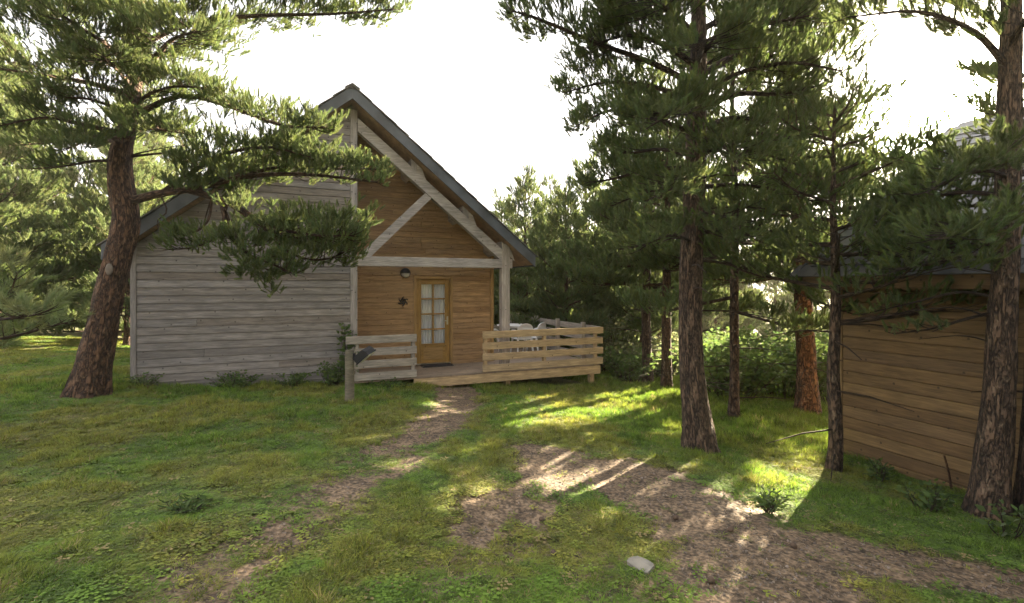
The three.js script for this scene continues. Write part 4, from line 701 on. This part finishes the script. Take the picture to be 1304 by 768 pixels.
leafy('bush', 'pale grey-green shrub in the sunny gap beyond the terrace railing', gpos(2.9, 15.2), { seed: 9, stems: 60, h: 1.7, w: 0.9, leaves: 34, ls: 0.12, tw: 0.15, sr: 0.01, mat: ML.leafPale }, 'bush', 'bushes under the pines');
leafy('bush', 'bush between the slender pine and the dark brown cabin corner', gpos(7.4, 11), { seed: 10, stems: 70, h: 1.5, w: 1.3, leaves: 30, ls: 0.12, tw: 0.15, sr: 0.01 }, 'bush', 'bushes under the pines');
[[4.3, 14.2, 1.1], [5.9, 13.6, 1.2], [8.2, 13.4, 1.5], [9.8, 15.4, 1.6], [7.2, 17, 1.4], [11.2, 17.6, 1.6], [5.2, 17.5, 1.3], [8.9, 20, 1.5], [1.2, 17.3, 1.2], [13.5, 22, 1.8]].forEach(([x, d, h], i) => leafy('bush', 'leafy undergrowth bush among the trunks deeper in the wood', gpos(x, d), { seed: 300 + i, stems: 60, h, w: 1.25, leaves: 26, ls: 0.14, tw: 0.18, sr: 0.01, mat: i % 3 ? ML.leaf : ML.leafPale }, 'bush', 'undergrowth deeper in the wood'));
{
  const [fx, fd] = groundAt(1120, 612); leafy('fern', 'small upright fern in the grass before the dark brown cabin', gpos(fx, fd), { seed: 11, stems: 12, h: 0.28, w: 0.14, leaves: 14, ls: 0.07, geo: LEAFN });
  const [sx, sd] = groundAt(1178, 650); leafy('sapling', 'low leafy sapling at the foot of the thick scaly trunk', gpos(sx, sd), { seed: 12, stems: 14, h: 0.26, w: 0.22, leaves: 10, ls: 0.06 });
  const [qx, qd] = groundAt(1283, 690); leafy('sapling', 'small broad-leaved seedling in front of the pair of scaly trunks', gpos(qx, qd), { seed: 13, stems: 8, h: 0.30, w: 0.12, leaves: 9, ls: 0.07 });
  const [rx, rd] = groundAt(980, 655); leafy('grass_clump', 'bright tall grass clump at the edge of the bare earth', gpos(rx, rd), { seed: 14, stems: 26, h: 0.15, w: 0.12, leaves: 6, ls: 0.08, geo: LEAFN });
  const [tx, td] = groundAt(240, 650); leafy('grass_clump', 'taller green grass clump in the lawn', gpos(tx, td), { seed: 15, stems: 30, h: 0.07, w: 0.2, leaves: 6, ls: 0.06, geo: LEAFN });
}

// ------------------------------------------------------------------ stone
{
  const [x, d] = groundAt(817, 722), s = new THREE.IcosahedronGeometry(0.075, 5), p = s.attributes.position;
  for (let i = 0; i < p.count; i++) { const v = V3(p.getX(i), p.getY(i), p.getZ(i)), n = 1 + (fbm(v.x * 22 + 40, v.y * 22 + v.z * 17 + 40, 7, 3) - 0.5) * 0.5; v.multiplyScalar(n); v.y = Math.min(v.y, 0.022 + v.x * 0.15) * 0.55; v.x = Math.max(-0.055, Math.min(0.06 + v.z * 0.3, v.x)); v.z = Math.min(v.z, 0.06 - v.x * 0.3); p.setXYZ(i, v.x * 1.05, v.y, v.z * 1.3); }
  s.computeVertexNormals(); const uvs = new Float32Array(p.count * 2); for (let i = 0; i < p.count; i++) { uvs[i * 2] = p.getX(i) * 3; uvs[i * 2 + 1] = p.getZ(i) * 3; } s.setAttribute('uv', new THREE.BufferAttribute(uvs, 2));
  const m = part('stone', s, new THREE.MeshStandardMaterial({ color: new THREE.Color().setRGB(0.27, 0.25, 0.21), roughness: 0.9, map: stainMap }), null, [x, gy(x, -d) + 0.012, -d], [0, 0.5, 0]);
  tag(m, 'flat pale stone half sunk at the edge of the grass', 'stone');
}

// ------------------------------------------------------------------ grass, litter, gravel
{
  const R = rng(900);
  const tuft = (n, seed, w, bend) => { const q = rng(seed), P = [], I = []; for (let i = 0; i < n; i++) { const a = q() * 6.28, r = q() * 0.45, x = Math.cos(a) * r, z = Math.sin(a) * r, b = a + (q() - 0.5) * 2, h = 0.5 + 0.6 * q(), l = bend * (0.3 + q()), cx = Math.cos(b), cz2 = Math.sin(b), k = P.length / 3; P.push(x - cz2 * w, 0, z + cx * w, x + cz2 * w, 0, z - cx * w, x + cx * l * 0.35 - cz2 * w * 0.7, h * 0.6, z + cz2 * l * 0.35 + cx * w * 0.7, x + cx * l * 0.35 + cz2 * w * 0.7, h * 0.6, z + cz2 * l * 0.35 - cx * w * 0.7, x + cx * l, h, z + cz2 * l); I.push(k, k + 1, k + 2, k + 1, k + 3, k + 2, k + 2, k + 3, k + 4); } const g = new THREE.BufferGeometry(); g.setAttribute('position', new THREE.Float32BufferAttribute(P, 3)); g.setIndex(I); g.computeVertexNormals(); return g; };
  const clover = (n, seed) => { const q = rng(seed), P = [], I = []; for (let i = 0; i < n; i++) { const a = q() * 6.28, r = 0.15 + q() * 0.75, x = Math.cos(a) * r, z = Math.sin(a) * r, y = 0.25 + q() * 0.4, s = 0.10 + q() * 0.09, tx = (q() - 0.5) * 0.7, tz = (q() - 0.5) * 0.7, k = P.length / 3; P.push(x, y, z); for (let j = 0; j < 6; j++) { const b = j * Math.PI / 3, ux = Math.cos(b) * s, uz = Math.sin(b) * s * 0.8; P.push(x + ux, y + ux * tx + uz * tz, z + uz); } for (let j = 0; j < 6; j++) I.push(k, k + 1 + (j + 1) % 6, k + 1 + j); } const g = new THREE.BufferGeometry(); g.setAttribute('position', new THREE.Float32BufferAttribute(P, 3)); g.setIndex(I); g.computeVertexNormals(); return g; };
  const sets = [[], [], [], []], N = 290000, c = new THREE.Color();
  const blocked = (x, z) => { const q = V3(x, 0, z).sub(V3(...CP)), s = q.dot(cu), zz = q.dot(cz); if (s > -3.7 && s < 0.1 && zz < 0.01 && zz > -8) return true; if (s > 0.05 && s < 5.75 && zz < 0.15 && zz > -8) return true; const n = V3(x - 4.39, 0, z + 6.44), a = n.dot(cu), b = n.dot(cz); return a > 0 && b > 0; };
  for (let i = 0; i < N; i++) {
    const d = 2.2 + 15 * Math.pow(R(), 1.15), x = (R() - 0.5) * 2 * (d * 1.12 + 0.4), z = -d;
    if (blocked(x, z)) continue;
    const b = bare(x, z), p1 = fbm(x * 1.5, z * 1.5, 501, 4), p2 = fbm(x * 1.1 + 3, z * 1.1, 511, 4), p3 = fbm(x * 4, z * 4, 521, 2);
    if (R() < sstep(0.05, 0.85, b + (p3 - 0.5) * 0.30) * 0.985) continue;
    const q = V3(x, 0, z).sub(V3(...CP)), s = q.dot(cu), zz = q.dot(cz);
    const nearDeck = (s > 2.3 && s < 6.3 && zz > 0 && zz < 1.2) ? 1 - zz / 1.2 : (s < 2 && zz > 0 && zz < 0.9) ? 0.8 - zz : 0, wildR = sstep(0.5, 3.5, x) * sstep(5.2, 7.5, d);
    let h = (0.020 + 0.035 * sstep(0.42, 0.68, p1) + 0.025 * sstep(0.5, 0.7, p3)) * (1 - 0.55 * sstep(0, 0.35, b)) + 0.09 * Math.max(0, nearDeck) + 0.05 * wildR * (0.5 + p3) + 0.014 * sstep(4, 10, d); h *= 0.6 + 0.8 * R();
    const kind = R() < 0.06 + 0.42 * sstep(0.48, 0.62, p1) ? 2 : R() < 0.5 ? 0 : 1, dry = sstep(0.36, 0.60, 1 - p2 + (p3 - 0.5) * 0.3) * (0.4 + 0.6 * R()) * (1 - 0.7 * Math.max(nearDeck, wildR));
    const k = 0.42 + 1.15 * R(); c.setRGB(lerp(0.135, 0.27, dry) * k, lerp(0.225, 0.255, dry) * k, lerp(0.026, 0.045, dry) * k);
    if (R() < 0.04) c.setRGB(0.32 * k, 0.25 * k, 0.11 * k);
    sets[kind].push([x, gy(x, z) - b * 0.015 - 0.003, z, kind === 2 ? 0.05 + R() * 0.025 : 0.045 + 0.03 * R() + h * 0.3, kind === 2 ? 0.035 + h * 0.4 : h, R() * 6.28, c.clone()]);
  }
  const geos = [tuft(9, 1, 0.05, 0.6), tuft(11, 2, 0.04, 1.0), clover(13, 3)], lbs = ['short lawn grass around the worn paths', 'fine bent lawn grass around the worn paths', 'low clover and broad-leaved weeds in the lawn'];
  const names = ['grass', 'grass', 'ground_cover'];
  geos.forEach((g, i) => {
    const L = sets[i], im = new THREE.InstancedMesh(g, ML.grass, L.length), Q = new THREE.Quaternion(); im.name = numbered(names[i]); im.castShadow = im.receiveShadow = true;
    L.forEach(([x, y, z, w, h, a, col], k) => { Q.setFromAxisAngle(UPV, a); tmpM.compose(V3(x, y, z), Q, V3(w, h, w)); im.setMatrixAt(k, tmpM); im.setColorAt(k, col); });
    scene.add(im); tag(im, lbs[i], i === 2 ? 'ground cover' : 'grass', null, 'stuff');
  });
  // pebbles and needle litter on the bare ground
  const peb = new THREE.IcosahedronGeometry(1, 0), PL = [], LL = [];
  for (let i = 0; i < 150000; i++) {
    const d = 2.2 + 9 * Math.pow(R(), 1.4), x = (R() - 0.5) * 2 * (d * 1.1 + 0.2), z = -d; if (blocked(x, z)) continue;
    const b = bare(x, z); if (R() > sstep(0.2, 0.9, b) * 0.45 + 0.01) continue;
    if (i % 5) PL.push([x, z, 0.0025 + 0.008 * Math.pow(R(), 4)]); else LL.push([x, z, 0.5 + R()]);
  }
  const pm = new THREE.InstancedMesh(peb, new THREE.MeshStandardMaterial({ roughness: 0.9 }), PL.length), Q = new THREE.Quaternion(), Eu = new THREE.Euler(); pm.name = 'gravel'; pm.castShadow = pm.receiveShadow = true;
  PL.forEach(([x, z, s], k) => { Eu.set(R() * 6, R() * 6, R() * 6); Q.setFromEuler(Eu); tmpM.compose(V3(x, gy(x, z) - 0.013, z), Q, V3(s * (1 + R() * 0.7), s * 0.8, s)); pm.setMatrixAt(k, tmpM); const v = 0.12 + 0.16 * R() * R(); c.setRGB(v * 1.15, v * 0.93, v * (0.68 + 0.12 * R())); pm.setColorAt(k, c); });
  scene.add(pm); tag(pm, 'small loose stones on the worn path and earth', 'gravel', null, 'stuff');
  const stick = new THREE.CylinderGeometry(0.0010, 0.0008, 0.045, 3), lm = new THREE.InstancedMesh(stick, new THREE.MeshStandardMaterial({ roughness: 1 }), LL.length); lm.name = 'needle_litter'; lm.castShadow = lm.receiveShadow = true;
  LL.forEach(([x, z, s], k) => { Eu.set(Math.PI / 2 + (R() - 0.5) * 0.4, R() * 6.28, 0, 'YXZ'); Q.setFromEuler(Eu); tmpM.compose(V3(x, gy(x, z) - 0.009, z), Q, V3(s, s, s)); lm.setMatrixAt(k, tmpM); const v = 0.5 + R(); c.setRGB(0.26 * v, 0.18 * v, 0.11 * v); lm.setColorAt(k, c); });
  scene.add(lm); tag(lm, 'fallen brown pine needles on the bare earth', 'litter', null, 'stuff');
  // cones lying about
  const cone = new THREE.SphereGeometry(0.022, 10, 8), cp = cone.attributes.position; for (let i = 0; i < cp.count; i++) { const k = 1 + 0.18 * Math.sin(cp.getY(i) * 900) + 0.1 * Math.sin(Math.atan2(cp.getZ(i), cp.getX(i)) * 8); cp.setXYZ(i, cp.getX(i) * k, cp.getY(i) * 1.5, cp.getZ(i) * k); } cone.computeVertexNormals();
  const cm = new THREE.MeshStandardMaterial({ color: new THREE.Color().setRGB(0.09, 0.06, 0.04), roughness: 0.9 });
  for (const [px, py] of [[705, 695], [650, 700], [760, 655], [860, 660], [905, 740], [690, 655], [1010, 700], [930, 680]]) { const [x, d] = groundAt(px, py); const m = part(numbered('pine_cone'), cone, cm, null, [x, gy(x, -d) + 0.004, -d], [1.4, px, 0.2]); tag(m, 'dark fallen pine cone on the bare earth', 'pine cone', 'fallen pine cones'); }
}
scene.traverse((o) => { if (o.isMesh) { o.castShadow = o.receiveShadow = true; } });
renderer.render(scene, camera);
